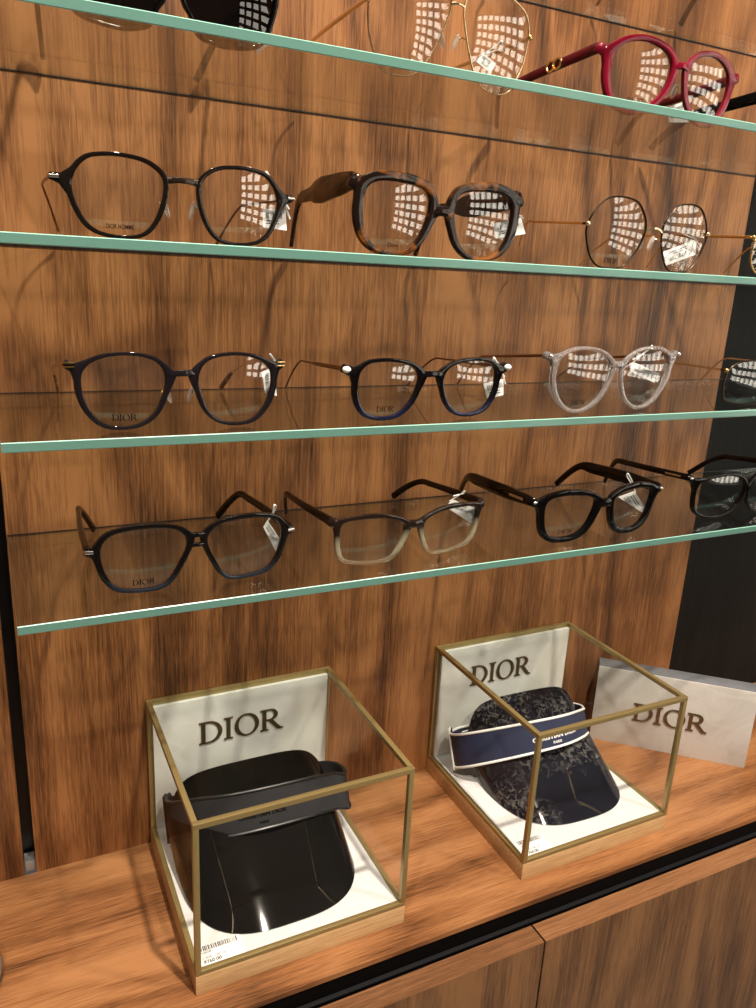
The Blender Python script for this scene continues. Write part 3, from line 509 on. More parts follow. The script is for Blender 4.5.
def temple(bm, pts, hs, ts, n=10):
    path = crom(pts, n); k = len(path)
    sweep(bm, path, lerp_list(hs, k), lerp_list(ts, k))
    return path
def eyewear(g, spec):
    F = Front(g); kind = spec.get('name', 'eyeglasses')
    root = empty(kind, U(*g['o']), spec['label'], spec.get('cat', 'glasses'), spec['group'], R(g['yaw']))
    w = [v * 0.80 if v > 2 else v for v in spec['w']]; dp = spec.get('depth', 3.6); mf = spec['front']
    # --- front frame with bridge and end pieces
    bm = bmesh.new()
    hl = spec.get('hl') or g.get('hl'); hr = spec.get('hr') or g.get('hr')
    if hl is None: hl = [-hr[0], hr[1]]
    if hr is None: hr = [-hl[0], hl[1]]
    H = {-1: (-hl[0], hl[1]), 1: (hr[0], hr[1])}
    if spec.get('sym', True):
        av = ((H[-1][0] + H[1][0]) / 2, (H[-1][1] + H[1][1]) / 2); H = {-1: av, 1: av}
    for s in (-1, 1):
        bumps = []
        if w[0] > 2.5:
            ha, hb = H[s]; th = math.atan2(hb - F.cz, ha - F.c); a1, b1 = F.rim_pt(th, wgt(w, th))
            bumps.append((th, max(0.0, math.hypot(ha - a1, hb - b1) * 0.85), spec.get('flare_w', 0.30)))
            bo = spec['bridge'][0][0]; thb = math.pi - math.asin(min(0.8, bo / F.c)); a1, b1 = F.rim_pt(thb, wgt(w, thb))
            if not spec.get('bridge_mat'): bumps.append((thb, max(0.0, a1 * 0.55), 0.40))
        ring_mesh(bm, F, s, w, dp, spec.get('sq', 4.5 if w[0] > 2.5 else 2.2), bumps)
    eh = spec.get('ends', (7, 5)); ed = spec.get('end_depth', dp)
    for s in (-1, 1):
        ha, hb = H[s]; th = math.atan2(hb - F.cz, ha - F.c)
        a0, b0 = F.rim_pt(th, wgt(w, th) * 0.35)
        p0, p1 = F.P(s, a0, b0, dp / 2), F.P(s, ha, hb, dp / 2 + 0.8)
        pm = (p0 + p1) / 2
        path = crom([p0, pm, p1, F.P(s, ha, hb, dp + spec.get('wraplen', 3.0))], 5); n = len(path)
        sweep(bm, path, lerp_list([(0, eh[0] / 1000), (0.66, eh[1] / 1000), (1, eh[1] / 1000 * 0.95)], n), [ed / 1000] * n, nseg=10, sq=3.0)
    fr = link('front_frame', bm, mf, root)
    # --- bridge
    bm = bmesh.new()
    for (bo, bh, arch, bd) in spec['bridge']:       # height above lens centre, bar height, arch rise, depth
        z = F.cz + bo
        def inner(zz):
            best = None
            for i in range(NA2 // 4, 3 * NA2 // 4):
                th = 2 * math.pi * i / NA2; a, b = F.rim_pt(th, wgt(w, th) * 0.55)
                if best is None or abs(b - zz) < best[0]: best = (abs(b - zz), a)
            return best[1]
        ai = inner(z)
        pts = [F.P(-1, ai, z, dp / 2), F.P(-1, ai * 0.45, z + arch * 0.8, dp / 2 - 0.6), F.P(1, 0, z + arch, dp / 2 - 0.9), F.P(1, ai * 0.45, z + arch * 0.8, dp / 2 - 0.6), F.P(1, ai, z, dp / 2)]
        path = crom(pts, 5); n = len(path)
        flare = spec.get('flare', 1.25)
        sweep(bm, path, lerp_list([(0, bh * flare / 1000), (0.3, bh / 1000), (0.7, bh / 1000), (1, bh * flare / 1000)], n), [bd / 1000] * n, nseg=10, sq=3.0)
    link('bridge', bm, spec.get('bridge_mat', mf), root)
    # --- lenses
    for s in (-1, 1):
        ln = link('lens', lens_mesh(F, s, dp), spec.get('lens', m_lens), root)
        if s == -1 and spec.get('print'): add_print(F, ln, dp, *spec['print'])
    # --- nose pads
    if spec.get('pads'):
        for s in (-1, 1):
            bm = bmesh.new(); th = R(180 + spec.get('pad_angle', 8)); a, b = F.rim_pt(th, 0.5)
            base = F.P(s, a, b, dp); mid = F.P(s, a - 2.2, b + 1.0, dp + 5); end = F.P(s, a - 3.6, b - 1.2, dp + 5.5)
            tube(bm, crom([base, F.P(s, a - 0.6, b + 1.4, dp + 3.5), mid, end], 5), 0.0006, 6)
            arm = link('nose_pad_arm', bm, spec['pads'], root)
            bm = bmesh.new(); blob(bm, F.P(s, a - 4.4, b - 1.4, dp + 5.5), 0.0015, 0.0030, 0.0056, rot=Matrix.Rotation(s * R(18), 3, 'Y'))
            link('nose_pad', bm, m_pad, arm)
    # --- temples
    tz = spec.get('tip_r', 2.2)
    for s, hk, bk, tk in ((-1, 'hl', 'bl', 'tl'), (1, 'hr', 'br', 'tr')):
        ha, hb = H[s]
        h = F.P(s, ha, hb, dp + 0.5) * 1000
        b = spec.get(bk) or g.get(bk) or [h.x - s * 3, 97, hb - 3.5]
        t = spec.get(tk) or g.get(tk) or [b[0] - s * 7, 128, tz]
        t = [t[0], min(t[1], -g['o'][1] * 720 - 6.5), max(t[2], tz)] if spec.get('clamp', True) else t
        if t[2] > tz + 5: t[2] = tz + 1
        h3, b3, t3 = Vector(h), Vector(b), Vector(t)
        m1 = h3.lerp(b3, 0.5) + Vector((s * 1.2, 0, 0.4))
        pre = h3.lerp(b3, 0.82) + Vector((s * 0.6, 0, 0.6))
        post = b3.lerp(t3, 0.42) + Vector((0, 1.6, 1.2))
        pts = [p / 1000 for p in (h3, m1, pre, b3, post, t3)]
        path = crom(pts, 8); n = len(path)
        hs = lerp_list([(a, v / 1000) for a, v in spec['th']], n); ts = lerp_list([(a, v / 1000) for a, v in spec['tt']], n)
        cut = spec.get('tip_from')
        bm = bmesh.new()
        if cut:
            k = int(cut * n); sweep(bm, path[:k + 1], hs[:k + 1], ts[:k + 1])
            tm = link('temple', bm, spec['temple'], root)
            bm = bmesh.new(); tip = spec['tip']
            n2 = n - k; hs2 = lerp_list([(a, v / 1000) for a, v in tip['h']], n2); ts2 = lerp_list([(a, v / 1000) for a, v in tip['t']], n2)
            sweep(bm, path[k:], hs2, ts2); link('temple_tip', bm, tip['mat'], tm)
        else:
            sweep(bm, path, hs, ts); tm = link('temple', bm, spec['temple'], root)
        # hinge ornament
        orn = spec.get('ornament')
        if orn:
            om = orn[1]
            bm = bmesh.new()
            if orn[0] == 'bar':          # slim metal bar let into the end piece
                p = F.P(s, ha - 3.2, hb, -0.25); q = F.P(s, ha + 1.2, hb, 0.3)
                sweep(bm, [p, (p + q) / 2, q, F.P(s, ha + 1.9, hb, 3.5)], [orn[2] / 1000] * 4, [0.0012] * 4)
            elif orn[0] == 'twinbar':
                for dz in (-1.1, 1.1):
                    p = F.P(s, ha - 3.6, hb + dz, -0.2); q = F.P(s, ha + 1.0, hb + dz, 0.2)
                    sweep(bm, [p, (p + q) / 2, q, F.P(s, ha + 1.9, hb + dz, 3.0)], [0.0011] * 4, [0.0011] * 4)
            elif orn[0] == 'pearl':
                blob(bm, F.P(s, ha + 0.4, hb, 0.2), 0.0030, 0.0024, 0.0022)
            elif orn[0] == 'screw':
                blob(bm, F.P(s, ha - 0.5, hb, -0.2), 0.0019, 0.0014, 0.0019)
            elif orn[0] == 'emblem':     # two joined gold loops on the side of the temple
                p = path[int(n * 0.17)]; d = (path[int(n * 0.2)] - path[int(n * 0.15)]).normalized()
                off = Vector((s * 0.0022, 0, 0))
                for sh in (-0.0028, 0.0028):
                    lp = [p + off + d * (sh + 0.0034 * math.cos(a)) + Vector((0, 0, 0.0034 * math.sin(a))) for a in [2 * math.pi * i / 16 for i in range(17)]]
                    tube(bm, lp, 0.0009, 6, up=(1, 0, 0))
            elif orn[0] == 'plate':      # flat metal plate along the temple root
                a0, a1 = path[int(n * 0.03)], path[int(n * 0.11)]; off = Vector((s * (spec['tt'][0][1] / 2000 + 0.0002), 0, 0))
                sweep(bm, [a0 + off, (a0 + a1) / 2 + off, a1 + off], [orn[2] / 1000] * 3, [0.0008] * 3)
                blob(bm, F.P(s, ha - 0.5, hb, -0.1), 0.0022, 0.0011, 0.0013)
            link('hinge_ornament', bm, om, root)
    # --- paper price tag on a loop round the far temple
    if g.get('tag') and spec.get('tag', True):
        q = [Vector(p) / 1000 for p in g['tag']]
        for p in q: p.z = max(p.z, 0.0012)
        nrm = (q[1] - q[0]).cross(q[2] - q[0]); nrm.normalize()
        if nrm.y > 0: nrm = -nrm
        bm = bmesh.new(); th = 0.0003
        f_ = [bm.verts.new(p + nrm * th) for p in q]; b_ = [bm.verts.new(p - nrm * th) for p in q]
        bm.faces.new(f_); bm.faces.new(b_[::-1])
        for i in range(4): bm.faces.new((f_[i], b_[i], b_[(i + 1) % 4], f_[(i + 1) % 4]))
        tg = link('price_tag', bm, m_white, root, False); tg['label'] = 'white paper price tag with a barcode'
        e = [(q[(i + 1) % 4] - q[i]).length for i in range(4)]
        if e[0] + e[2] > e[1] + e[3]: o0, ux, uy = q[0], q[1] - q[0], q[3] - q[0]
        else: o0, ux, uy = q[1], q[2] - q[1], q[0] - q[1]
        if abs(uy.z) > abs(ux.z) and uy.z < 0: o0 = o0 + uy; uy = -uy
        if ux.x < 0: o0 = o0 + ux; ux = -ux
        bm = bmesh.new(); x = 0.12; rr = random.Random(int(g['cz'] * 100))
        while x < 0.86:
            wd = rr.choice((0.012, 0.02, 0.035))
            v = [bm.verts.new(o0 + ux * a + uy * b + nrm * (th + 0.0001)) for a, b in ((x, 0.5), (x + wd, 0.5), (x + wd, 0.82), (x, 0.82))]
            bm.faces.new(v); x += wd + rr.choice((0.02, 0.03))
        for b0 in (0.34, 0.2):
            v = [bm.verts.new(o0 + ux * a + uy * b + nrm * (th + 0.0001)) for a, b in ((0.14, b0), (0.7, b0), (0.7, b0 + 0.05), (0.14, b0 + 0.05))]; bm.faces.new(v)
        link('barcode', bm, m_ink, tg, False)
        lp = Vector(g['loop']) / 1000; top = max(q, key=lambda p: p.z)
        bm = bmesh.new(); dirv = lp - top
        path = crom([top - dirv * 0.25, top + dirv * 0.4 + Vector((0.0015, 0, 0)), lp, lp + Vector((0.003, 0.004, -0.003)), top + Vector((0.004, 0.004, 0.001))], 6)
        sweep(bm, path, [0.0012] * len(path), [0.0005] * len(path), up=(1, 0, 0)); link('tag_loop', bm, m_white, tg)
    return root

ACE_H = [(0, 6.5), (0.35, 5.5), (0.7, 5.2), (1, 6.5)]; ACE_T = [(0, 4.0), (0.5, 3.6), (1, 3.2)]
WIRE_H = [(0, 1.8), (1, 1.5)]; WIRE_T = [(0, 1.5), (1, 1.3)]
G1, G2, G3, G4, G0 = ('eyewear on the glass shelf under the uppermost one', 'eyewear on the middle glass shelf', 'eyewear on the second lowest glass shelf', 'eyewear on the lowest glass shelf', 'eyewear on the uppermost glass shelf')
SPEC = {
 'r4a': dict(label='black acetate aviator glasses with double bridge and slate blue lower rims on the lowest shelf', group=G4, w=(5.2, 4.2, 4.6, 3.0), front=m_acet_blue, bridge=[(12.0, 3.4, 0.6, 3.6), (5.5, 2.6, 0.2, 3.6)], temple=m_acet_brtemple, th=ACE_H, tt=ACE_T, ornament=('bar', m_silver, 2.2), ends=(9, 6), print=('DIOR', 14.0)),
 'r4b': dict(label='rectangular glasses fading from dark brown to clear along the bottom of the rims', group=G4, w=(4.6, 4.6, 4.4, 2.8), front=m_acet_fade, bridge=[(8.5, 6.0, 0.6, 3.6)], temple=m_acet_brtemple, th=[(0, 7), (0.3, 5), (0.7, 5), (1, 6)], tt=ACE_T, ends=(8, 7)),
 'r4c': dict(label='chunky square black glasses with very wide temples on the lowest shelf', group=G4, w=(7.4, 6.4, 6.8, 5.8), depth=4.8, front=m_acet_black, bridge=[(8.5, 7.5, 0.3, 4.4)], temple=m_acet_black, th=[(0, 8), (0.12, 11.5), (0.45, 10.5), (0.62, 6.5), (1, 6)], tt=[(0, 5), (1, 3.6)], ornament=('plate', m_silver, 2.2), ends=(9, 7.5), print=('DIOR', 14.0)),
 'r4d': dict(label='black glasses standing before the dark panel at the far end of the lowest shelf', group=G4, w=(4.6, 3.4, 4.2, 3.2), front=m_acet_black, bridge=[(7.5, 4.0, 0.8, 3.6)], temple=m_acet_black, th=[(0, 6), (0.4, 5.4), (1, 5.5)], tt=ACE_T, ornament=('plate', m_silver, 1.6), ends=(8, 6), tl=[-42, 133, 3.0]),
 'r3a': dict(label='translucent grey plum round glasses with slim gold hinge bars on the second lowest shelf', group=G3, w=(5.0, 2.7, 4.2, 2.8), front=m_acet_plum, bridge=[(9.0, 3.8, 0.6, 3.2)], temple=m_pgold, th=WIRE_H, tt=WIRE_T, ornament=('twinbar', m_gold), ends=(7, 5), tip_from=0.78, tip=dict(mat=m_horn, h=[(0, 2.4), (0.4, 4.4), (1, 4.6)], t=[(0, 2), (1, 2)]), pads=m_gold, print=('DIOR', 14.0), tl=[-57, 141, 2.4], tr=[61, 141, 2.4], bl=[-62, 108, 23]),
 'r3b': dict(label='black round glasses with white pearl hinges and thin brown metal temples', group=G3, w=(5.0, 3.2, 4.6, 3.6), front=m_acet_navy, bridge=[(8.6, 4.2, 0.5, 3.4)], temple=m_brownwire, th=[(0, 3.2), (0.22, 2.8), (0.3, 1.6), (1, 1.5)], tt=WIRE_T, ornament=('pearl', m_pearl), ends=(8, 6), print=('DIOR', 13.0), tl=[-46, 146, 1.0], tip_r=1.0),
 'r3c': dict(label='large clear crystal acetate glasses with thin brown metal temples', group=G3, w=(5.2, 3.4, 4.6, 3.7), front=m_crystal, bridge=[(10.0, 4.6, 0.4, 3.4)], temple=m_brownwire, th=[(0, 2.4), (1, 1.5)], tt=WIRE_T, ornament=('screw', m_silver), ends=(8, 5.5), print=('DIOR', 14.0), tl=[-42, 145, 1.0], tr=[66, 142, 1.0], tip_r=1.0),
 'r3d': dict(label='thin dark rimmed round glasses at the far end of the second lowest shelf', group=G3, w=(1.8, 1.6, 1.8, 1.4), depth=2.0, front=m_darkwire, bridge=[(6.0, 1.6, 2.0, 1.6)], bridge_mat=m_gold, temple=m_pgold, th=WIRE_H, tt=WIRE_T, ornament=('screw', m_gold), ends=(2.5, 2.2), pads=m_gold, tl=[-46, 140, 1.0], bl=[-58, 108, 28], tip_r=1.0),
 'r2a': dict(label='dark brown hexagonal glasses with slim metal bridge and silver hinge bars', group=G2, w=(4.0, 2.8, 3.8, 2.6), depth=3.0, front=m_acet_brown, bridge=[(9.6, 3.3, 0.7, 2.6)], bridge_mat=m_darkwire, temple=m_brownwire, th=WIRE_H, tt=WIRE_T, ornament=('bar', m_silver, 1.8), ends=(8, 4.0), tip_from=0.86, tip=dict(mat=m_horn, h=[(0, 1.6), (0.5, 2.4), (1, 2.6)], t=[(0, 1.4), (1, 1.6)]), pads=m_silver, print=('DIOR HOMME', 15.0), tip_r=1.4),
 'r2b': dict(label='thick tortoiseshell acetate glasses with broad notched temples', group=G2, w=(8.4, 8.0, 7.2, 3.4), depth=4.2, front=m_tort, bridge=[(4.5, 7.0, 0.6, 4.0)], temple=m_tort2, th=[(0, 11), (0.06, 14), (0.2, 17.5), (0.27, 15), (0.33, 9.5), (0.6, 7.5), (0.8, 5.0), (1, 4.2)], tt=[(0, 4.4), (1, 3.2)], ends=(11, 9.5), print=('Dior', 8.0), br=[57, 97, 37], flare=1.7),
 'r2c': dict(label='gold wire octagonal glasses with dark rims on the middle shelf', group=G2, w=(1.2, 1.2, 1.2, 1.2), depth=1.8, front=[m_darkwire], bridge=[(2.8, 1.7, 2.2, 1.6)], bridge_mat=m_pgold, temple=m_gold, th=WIRE_H, tt=WIRE_T, ornament=('screw', m_pgold), ends=(1.9, 1.8), pads=m_pgold, print=('DIOR', 13.0), tip_r=1.0),
 'r2d': dict(label='yellow gold rimmed round glasses in front of the dark panel on the middle shelf', group=G2, w=(1.5, 1.5, 1.5, 1.5), depth=1.8, front=m_gold, bridge=[(4.0, 1.7, 2.0, 1.6)], temple=m_gold, th=[(0, 2.6), (1, 1.5)], tt=WIRE_T, ornament=('screw', m_gold), ends=(2.2, 2.0), pads=m_gold, tip_r=1.0, bl=[-50, 98, 34]),
 'r1a': dict(name='sunglasses', cat='sunglasses', label='black sunglasses with dark brown lenses behind the thick glass edge, far from the burgundy pair', group=G1, w=(3.6, 3.0, 3.2, 2.4), front=m_acet_black, bridge=[(9, 4, 0.8, 3.6)], lens=m_dlens, temple=m_olive, th=ACE_H, tt=ACE_T, ends=(8, 6)),
 'r1b': dict(label='large pale gold wire aviator glasses on the same shelf as the burgundy glasses', group=G1, w=(1.1, 1.1, 1.1, 1.1), depth=1.7, front=m_pgold, bridge=[(13.5, 1.6, 0.6, 1.5)], temple=m_pgold, th=[(0, 2.6), (0.1, 3.4), (0.4, 2.6), (0.6, 1.6), (1, 1.5)], tt=WIRE_T, ornament=('screw', m_gold), ends=(2.4, 2.2), pads=m_gold, print=('DIOR', 13.0), tip_r=1.0),
 'r1c': dict(label='burgundy red acetate glasses with a gold emblem on the temple', group=G1, w=(8.0, 5.0, 6.4, 4.8), front=m_acet_red, bridge=[(8.6, 4.6, 0.8, 3.6)], temple=m_acet_redt, th=[(0, 7.5), (0.3, 6.5), (0.7, 5.2), (1, 6)], tt=ACE_T, ornament=('emblem', m_gold), ends=(9, 7), print=('DIOR', 14.0), pads=m_pgold, tl=[-70, 125, 3], tr=[62, 123, 3]),
}
GL['r3d']['sep'] = 75.0; GL['r3d']['o'][0] += 0.0056
rnd = [25, 25, 24.6, 24, 23.4, 22.6, 21.8, 21.2, 20.8, 20.5, 20.4, 20.6, 21, 21.6, 22.2, 22.8, 23.4, 23.8, 24, 24, 23.8, 23.6, 23.2, 22.8, 22.4, 22, 21.6, 21.2, 20.8, 20.6, 20.6, 20.8, 21.2, 21.8, 22.6, 23.4, 24, 24.6, 25, 25]
GL['r1d'] = dict(yaw=2.0, wrap=4.0, o=[0.942, -0.188, 0.8643], sep=68.0, cz=24.5, rad=rnd, hl=[-66, 45], bl=[-104, 92, 26], tl=[-112, 127, 3])
GL['r0a'] = dict(yaw=0.0, wrap=4.0, o=[0.60, -0.19, 1.01072], sep=68.0, cz=23.0, rad=rnd, hl=[-64, 34], br=[58, 100, 28], tr=[54, 134, 1.2])
GL['r0b'] = dict(yaw=0.0, wrap=4.0, o=[0.885, -0.19, 1.01072], sep=68.0, cz=24.0, rad=rnd, hl=[-64, 36], bl=[-60, 98, 30], tl=[-54, 133, 3])
SPEC['r1d'] = dict(label='thick black temple of glasses standing behind the burgundy pair at the shelf end', group=G1, w=(4.6, 4.0, 4.2, 3.4), front=m_acet_black, bridge=[(9, 4.5, 0.8, 3.6)], temple=m_acet_black, th=[(0, 11), (0.3, 9.5), (0.6, 8), (1, 6)], tt=ACE_T, ends=(10, 10), ornament=('plate', m_silver, 2.5))
SPEC['r0a'] = dict(label='glasses on the uppermost shelf with a thin gold temple tip showing', group=G0, w=(1.4, 1.4, 1.4, 1.4), depth=1.8, front=m_gold, bridge=[(6, 1.7, 2, 1.6)], temple=m_pgold, th=WIRE_H, tt=WIRE_T, ends=(2.2, 2), tip_from=0.8, tip=dict(mat=m_horn, h=[(0, 2), (0.5, 3), (1, 3)], t=[(0, 1.6), (1, 1.8)]), tip_r=1.2)
SPEC['r0b'] = dict(label='glasses on the uppermost shelf with a dark temple tip showing', group=G0, w=(4.4, 3.6, 4.2, 3.2), front=m_acet_black, bridge=[(8, 4, 0.8, 3.6)], temple=m_olive, th=ACE_H, tt=ACE_T, ends=(8, 6))
for k in GL: eyewear(GL[k], SPEC[k])

# ------------------------------------------------------------------ the two display cases
BW, BD, BH, HB = 0.23477, 0.2363, 0.20254, 0.02358
def display_case(x0, y0, label, letters, seed):
    o0 = U(x0 + BW / 2, y0 + BD / 2, 0.0)
    c = empty('display_case', o0, label, 'display case', 'brass framed glass display cases')
    hw, hd, ht, hb = BW * S / 2, BD * S / 2, BH * S, HB * S
    def part(name, boxes, m, parent=c, bev=0.0003, smooth=True):
        bm = bmesh.new()
        for b in boxes: bx(bm, *b, bev)
        return link(name, bm, m, parent, smooth)
    part('wooden_base', [(-hw, hw, -hd, hd, 0, hb)], m_oak, bev=0.0005)
    t = 0.0042
    bars = []
    for z0, z1 in ((hb, hb + 0.0035), (ht - t, ht)):
        bars += [(-hw, hw, -hd, -hd + t, z0, z1), (-hw, hw, hd - t, hd, z0, z1), (-hw, -hw + t, -hd + t, hd - t, z0, z1), (hw - t, hw, -hd + t, hd - t, z0, z1)]
    for sx in (-1, 1):
        for sy in (-1, 1):
            bars.append((min(sx * hw, sx * (hw - t)), max(sx * hw, sx * (hw - t)), min(sy * hd, sy * (hd - t)), max(sy * hd, sy * (hd - t)), hb + 0.0035, ht - t))
    part('brass_frame', bars, m_brass, bev=0.00035)
    part('marble_floor', [(-hw + t, hw - t, -hd + t, hd - t, hb, hb + 0.0022)], m_mfloor, smooth=False)
    bp = part('marble_back_panel', [(-hw + t, hw - t, hd - t - 0.0035, hd - t, hb + 0.0022, ht - t)], m_marble, smooth=False)
    g0 = 0.0015; zt = hb + 0.0035
    part('glass_pane', [(-hw + t, hw - t, -hd + g0, -hd + g0 + 0.002, zt, ht - t)], m_case, bev=0, smooth=False)
    part('glass_pane', [(-hw + g0, -hw + g0 + 0.002, -hd + t, hd - t, zt, ht - t)], m_case, bev=0, smooth=False)
    part('glass_pane', [(hw - g0 - 0.002, hw - g0, -hd + t, hd - t, zt, ht - t)], m_case, bev=0, smooth=False)
    part('glass_pane', [(-hw + t, hw - t, -hd + t, hd - t, ht - 0.0035, ht - 0.0015)], m_case, bev=0, smooth=False)
    me, wd = word_mesh('DIOR', 1.0, 0.0)
    bpy.data.meshes.remove(me)
    lx, lz, lw, lh = letters
    me, wd = word_mesh('DIOR', 1.0, 0.06)
    kx, kz = lw * S / wd, lh * S
    ox = lx * S - o0.x; oz = lz * S; yy = hd - t - 0.0035
    place_mesh('lettering', me, m_letter, bp, lambda x, y, z: Vector((ox + x * kx, yy - 0.0006 - z * 0.02, oz + y * kz)))
    return c
display_case(0.13175, -0.23749, 'brass framed glass case holding the all black visor', (0.1920, 0.1335, 0.108, 0.0300), 1)
display_case(0.52826, -0.23749, 'brass framed glass case holding the patterned visor with the navy strap', (0.5845, 0.1342, 0.107, 0.0305), 2)

# price labels lying on the marble inside the cases
def price_label(x0, x1, y0, y1, price, lab):
    o0 = U((x0 + x1) / 2, (y0 + y1) / 2, HB); o0.z += 0.0022
    c = empty('price_label', o0, lab, 'label', 'white price labels in the cases')
    hw, hd = (x1 - x0) * S / 2, (y1 - y0) * S / 2
    bm = bmesh.new(); bx(bm, -hw, hw, -hd, hd, 0, 0.0004); link('paper', bm, m_white, c, False)
    bm = bmesh.new(); x = -hw * 0.86; rr = random.Random(3)
    while x < hw * 0.86:
        wd = rr.choice((0.0003, 0.0006, 0.0009)); bx(bm, x, x + wd, hd * 0.42, hd * 0.92, 0.0004, 0.00045); x += wd + rr.choice((0.0004, 0.0007))
    link('barcode', bm, m_ink, c, False)
    for txt, yy, sz, bold in (('VISOR', 0.14, 0.0028, 0), ('1 SIZE   100   01', -0.36, 0.0026, 0), (price, -0.78, 0.0040, 0.00008)):
        me, wd = font_mesh(txt, sz, 0.0001, bold); 
        place_mesh('printed_line', me, m_ink, c, lambda x, y, z, yy=yy: Vector((-hw * 0.86 + x, hd * yy + y, 0.00047 + z)))
price_label(0.1395, 0.1850, -0.2315, -0.2055, '$760.00', 'white barcode price label beside the all black visor')
price_label(0.5375, 0.5790, -0.2320, -0.2035, '$760.00', 'white barcode price label beside the navy strapped visor')

# ------------------------------------------------------------------ sun visors
def toile(name):
    m, nt, out = mat(name); L = nt.links
    tc = N(nt, 'ShaderNodeTexCoord')
    a = N(nt, 'ShaderNodeTexNoise', n_Scale=150.0, n_Detail=4.0, n_Roughness=0.7, n_Distortion=1.2); L.new(tc.outputs['Object'], a.inputs['Vector'])
    b = N(nt, 'ShaderNodeTexNoise', n_Scale=15.0, n_Detail=3.0, n_Distortion=0.6); L.new(tc.outputs['Object'], b.inputs['Vector'])
    m1 = ramp(nt, a.outputs[0], [(0.50, (0, 0, 0)), (0.60, (1, 1, 1))]); m2 = ramp(nt, b.outputs[0], [(0.50, (0, 0, 0)), (0.64, (1, 1, 1))])
    fac = math_n(nt, 'MULTIPLY', m1.outputs[0], m2.outputs[0])
    c = mixc(nt, fac, (0.006, 0.0065, 0.012), (0.095, 0.09, 0.085))
    p = N(nt, 'ShaderNodeBsdfPrincipled'); p.inputs['Roughness'].default_value = 0.05; p.inputs['Coat Weight'].default_value = 0.0; p.inputs['Coat Roughness'].default_value = 0.03
    L.new(c, p.inputs['Base Color']); L.new(p.outputs[0], out.inputs[0]); return m
m_toile = toile('toile_printed_plastic')
m_vblack = principled('black_mirror_plastic', (0.002, 0.002, 0.002), 0.035, 0.0, 0.0, 0.55)
m_strapb = principled('black_elastic', (0.016, 0.016, 0.018), 0.6, spec=0.3)
m_strapn = principled('navy_elastic', (0.010, 0.016, 0.050), 0.65)
m_pipw = principled('white_piping', (0.80, 0.79, 0.76), 0.5)
m_pipb = principled('black_piping', (0.007, 0.007, 0.008), 0.35)
def visor(cx, cy, yw, label, m_sh, m_st, m_pip, m_tx, band, hgt, rear, wide, text_at, skew=0.0):
    """shield: an inclined curved sheet standing on its rounded brim, with a head band wrapped across it"""
    o0 = U(cx, cy, HB); o0.z += 0.0024
    v = empty('sun_visor', o0, label, 'visor', 'sun visors in the glass cases', R(yw))
    a, b, al, Ls = wide * S, 0.045, R(31), 0.137
    d = Vector((0, math.cos(al), math.sin(al))); nr = Vector((0, -math.sin(al), math.cos(al)))
    NP, NS = 48, 22; th = 0.0009
    def sect(q):
        ph = q * R(86); c, s = math.cos(ph), math.sin(ph)
        return a * math.copysign(abs(s) ** (2 / 3), s), b * (1 - abs(c) ** (2 / 3))
    front, back = [], []
    rows = []
    for i in range(NP + 1):
        q = -1 + 2 * i / NP; q = math.copysign(abs(q) ** 1.25, q)
        x, h = sect(q); c = Vector((x, 0, 0)) - nr * h
        sb = (-c.z) / d.z if c.z < 0 else 0.0
        t = x / a
        st = Ls + skew * t - 0.026 * abs(t) ** 9
        st = max(st, sb + 0.004)
        rows.append([c + d * (sb + (st - sb) * j / NS) for j in range(NS + 1)])
    bm = bmesh.new(); vs = []
    for i in range(NP + 1):
        f_, b_ = [], []
        for j in range(NS + 1):
            p = rows[i][j]; pa, pb = rows[max(i - 1, 0)][j], rows[min(i + 1, NP)][j]
            nn = (pb - pa).cross(d); nn = nn.normalized() if nn.length > 1e-9 else nr
            f_.append(bm.verts.new(p + Vector((0, 0, th)))); b_.append(bm.verts.new(p - nn * th * 1.6 + Vector((0, 0, th))))
        for q_ in f_ + b_: q_.co.z = max(q_.co.z, 0.0004)
        vs.append((f_, b_))
    for i in range(NP):
        for j in range(NS):
            for k in (0, 1): bm.faces.new((vs[i][k][j], vs[i + 1][k][j], vs[i + 1][k][j + 1], vs[i][k][j + 1]))
        for j in (0, NS): bm.faces.new((vs[i][0][j], vs[i + 1][0][j], vs[i + 1][1][j], vs[i][1][j]))
    for i in (0, NP):
        for j in range(NS): bm.faces.new((vs[i][0][j], vs[i][0][j + 1], vs[i][1][j + 1], vs[i][1][j]))
    link('shield', bm, m_sh, v)
    # band: points given in layout units in the place, brought into the visor's own space
    rot = Matrix.Rotation(-R(yw), 3, 'Z')
    loc = lambda p: rot @ (U(*p) - o0)
    upd = Vector((0, 0.42, 0.907)) 
    upd = rot @ upd
    def strip(pts, name, thick, h0, h1, parent, m, pip=True):
        path = crom([loc(p) for p in pts], 10); n = len(path); hh = lerp_list([(0, h0), (1, h1)], n)
        bm = bmesh.new(); grid = []
        for i, p in enumerate(path):
            t = (path[min(i + 1, n - 1)] - path[max(i - 1, 0)]).normalized(); nn = t.cross(upd).normalized()
            grid.append([bm.verts.new(p + upd * (hh[i] * q) + nn * w_) for q, w_ in ((0, 0), (0.33, thick * 0.15), (0.67, thick * 0.15), (1, 0), (1, -thick), (0.5, -thick), (0, -thick))])
        for p, q in zip(grid, grid[1:]):
            for k in range(7): bm.faces.new((p[k], q[k], q[(k + 1) % 7], p[(k + 1) % 7]))
        bm.faces.new(grid[0]); bm.faces.new(grid[-1])
        s = link(name, bm, m, parent)
        if pip:
            for q in (0.02, 0.98):
                bm = bmesh.new(); pp = [p + upd * hh[i] * q for i, p in enumerate(path)]
                tube(bm, pp, 0.0013, 8, up=upd); link('piping', bm, m_pip, s)
        return s, path, hh
    hb_, path, hh = strip(band, 'head_band', 0.0022, hgt[0] * S, hgt[1] * S, v, m_st)
    for rp, hr0, hr1 in rear: strip(rp, 'rear_strap', 0.0018, hr0 * S, hr1 * S, v, m_st)
    # printed words along the band
    lens_ = [0.0]
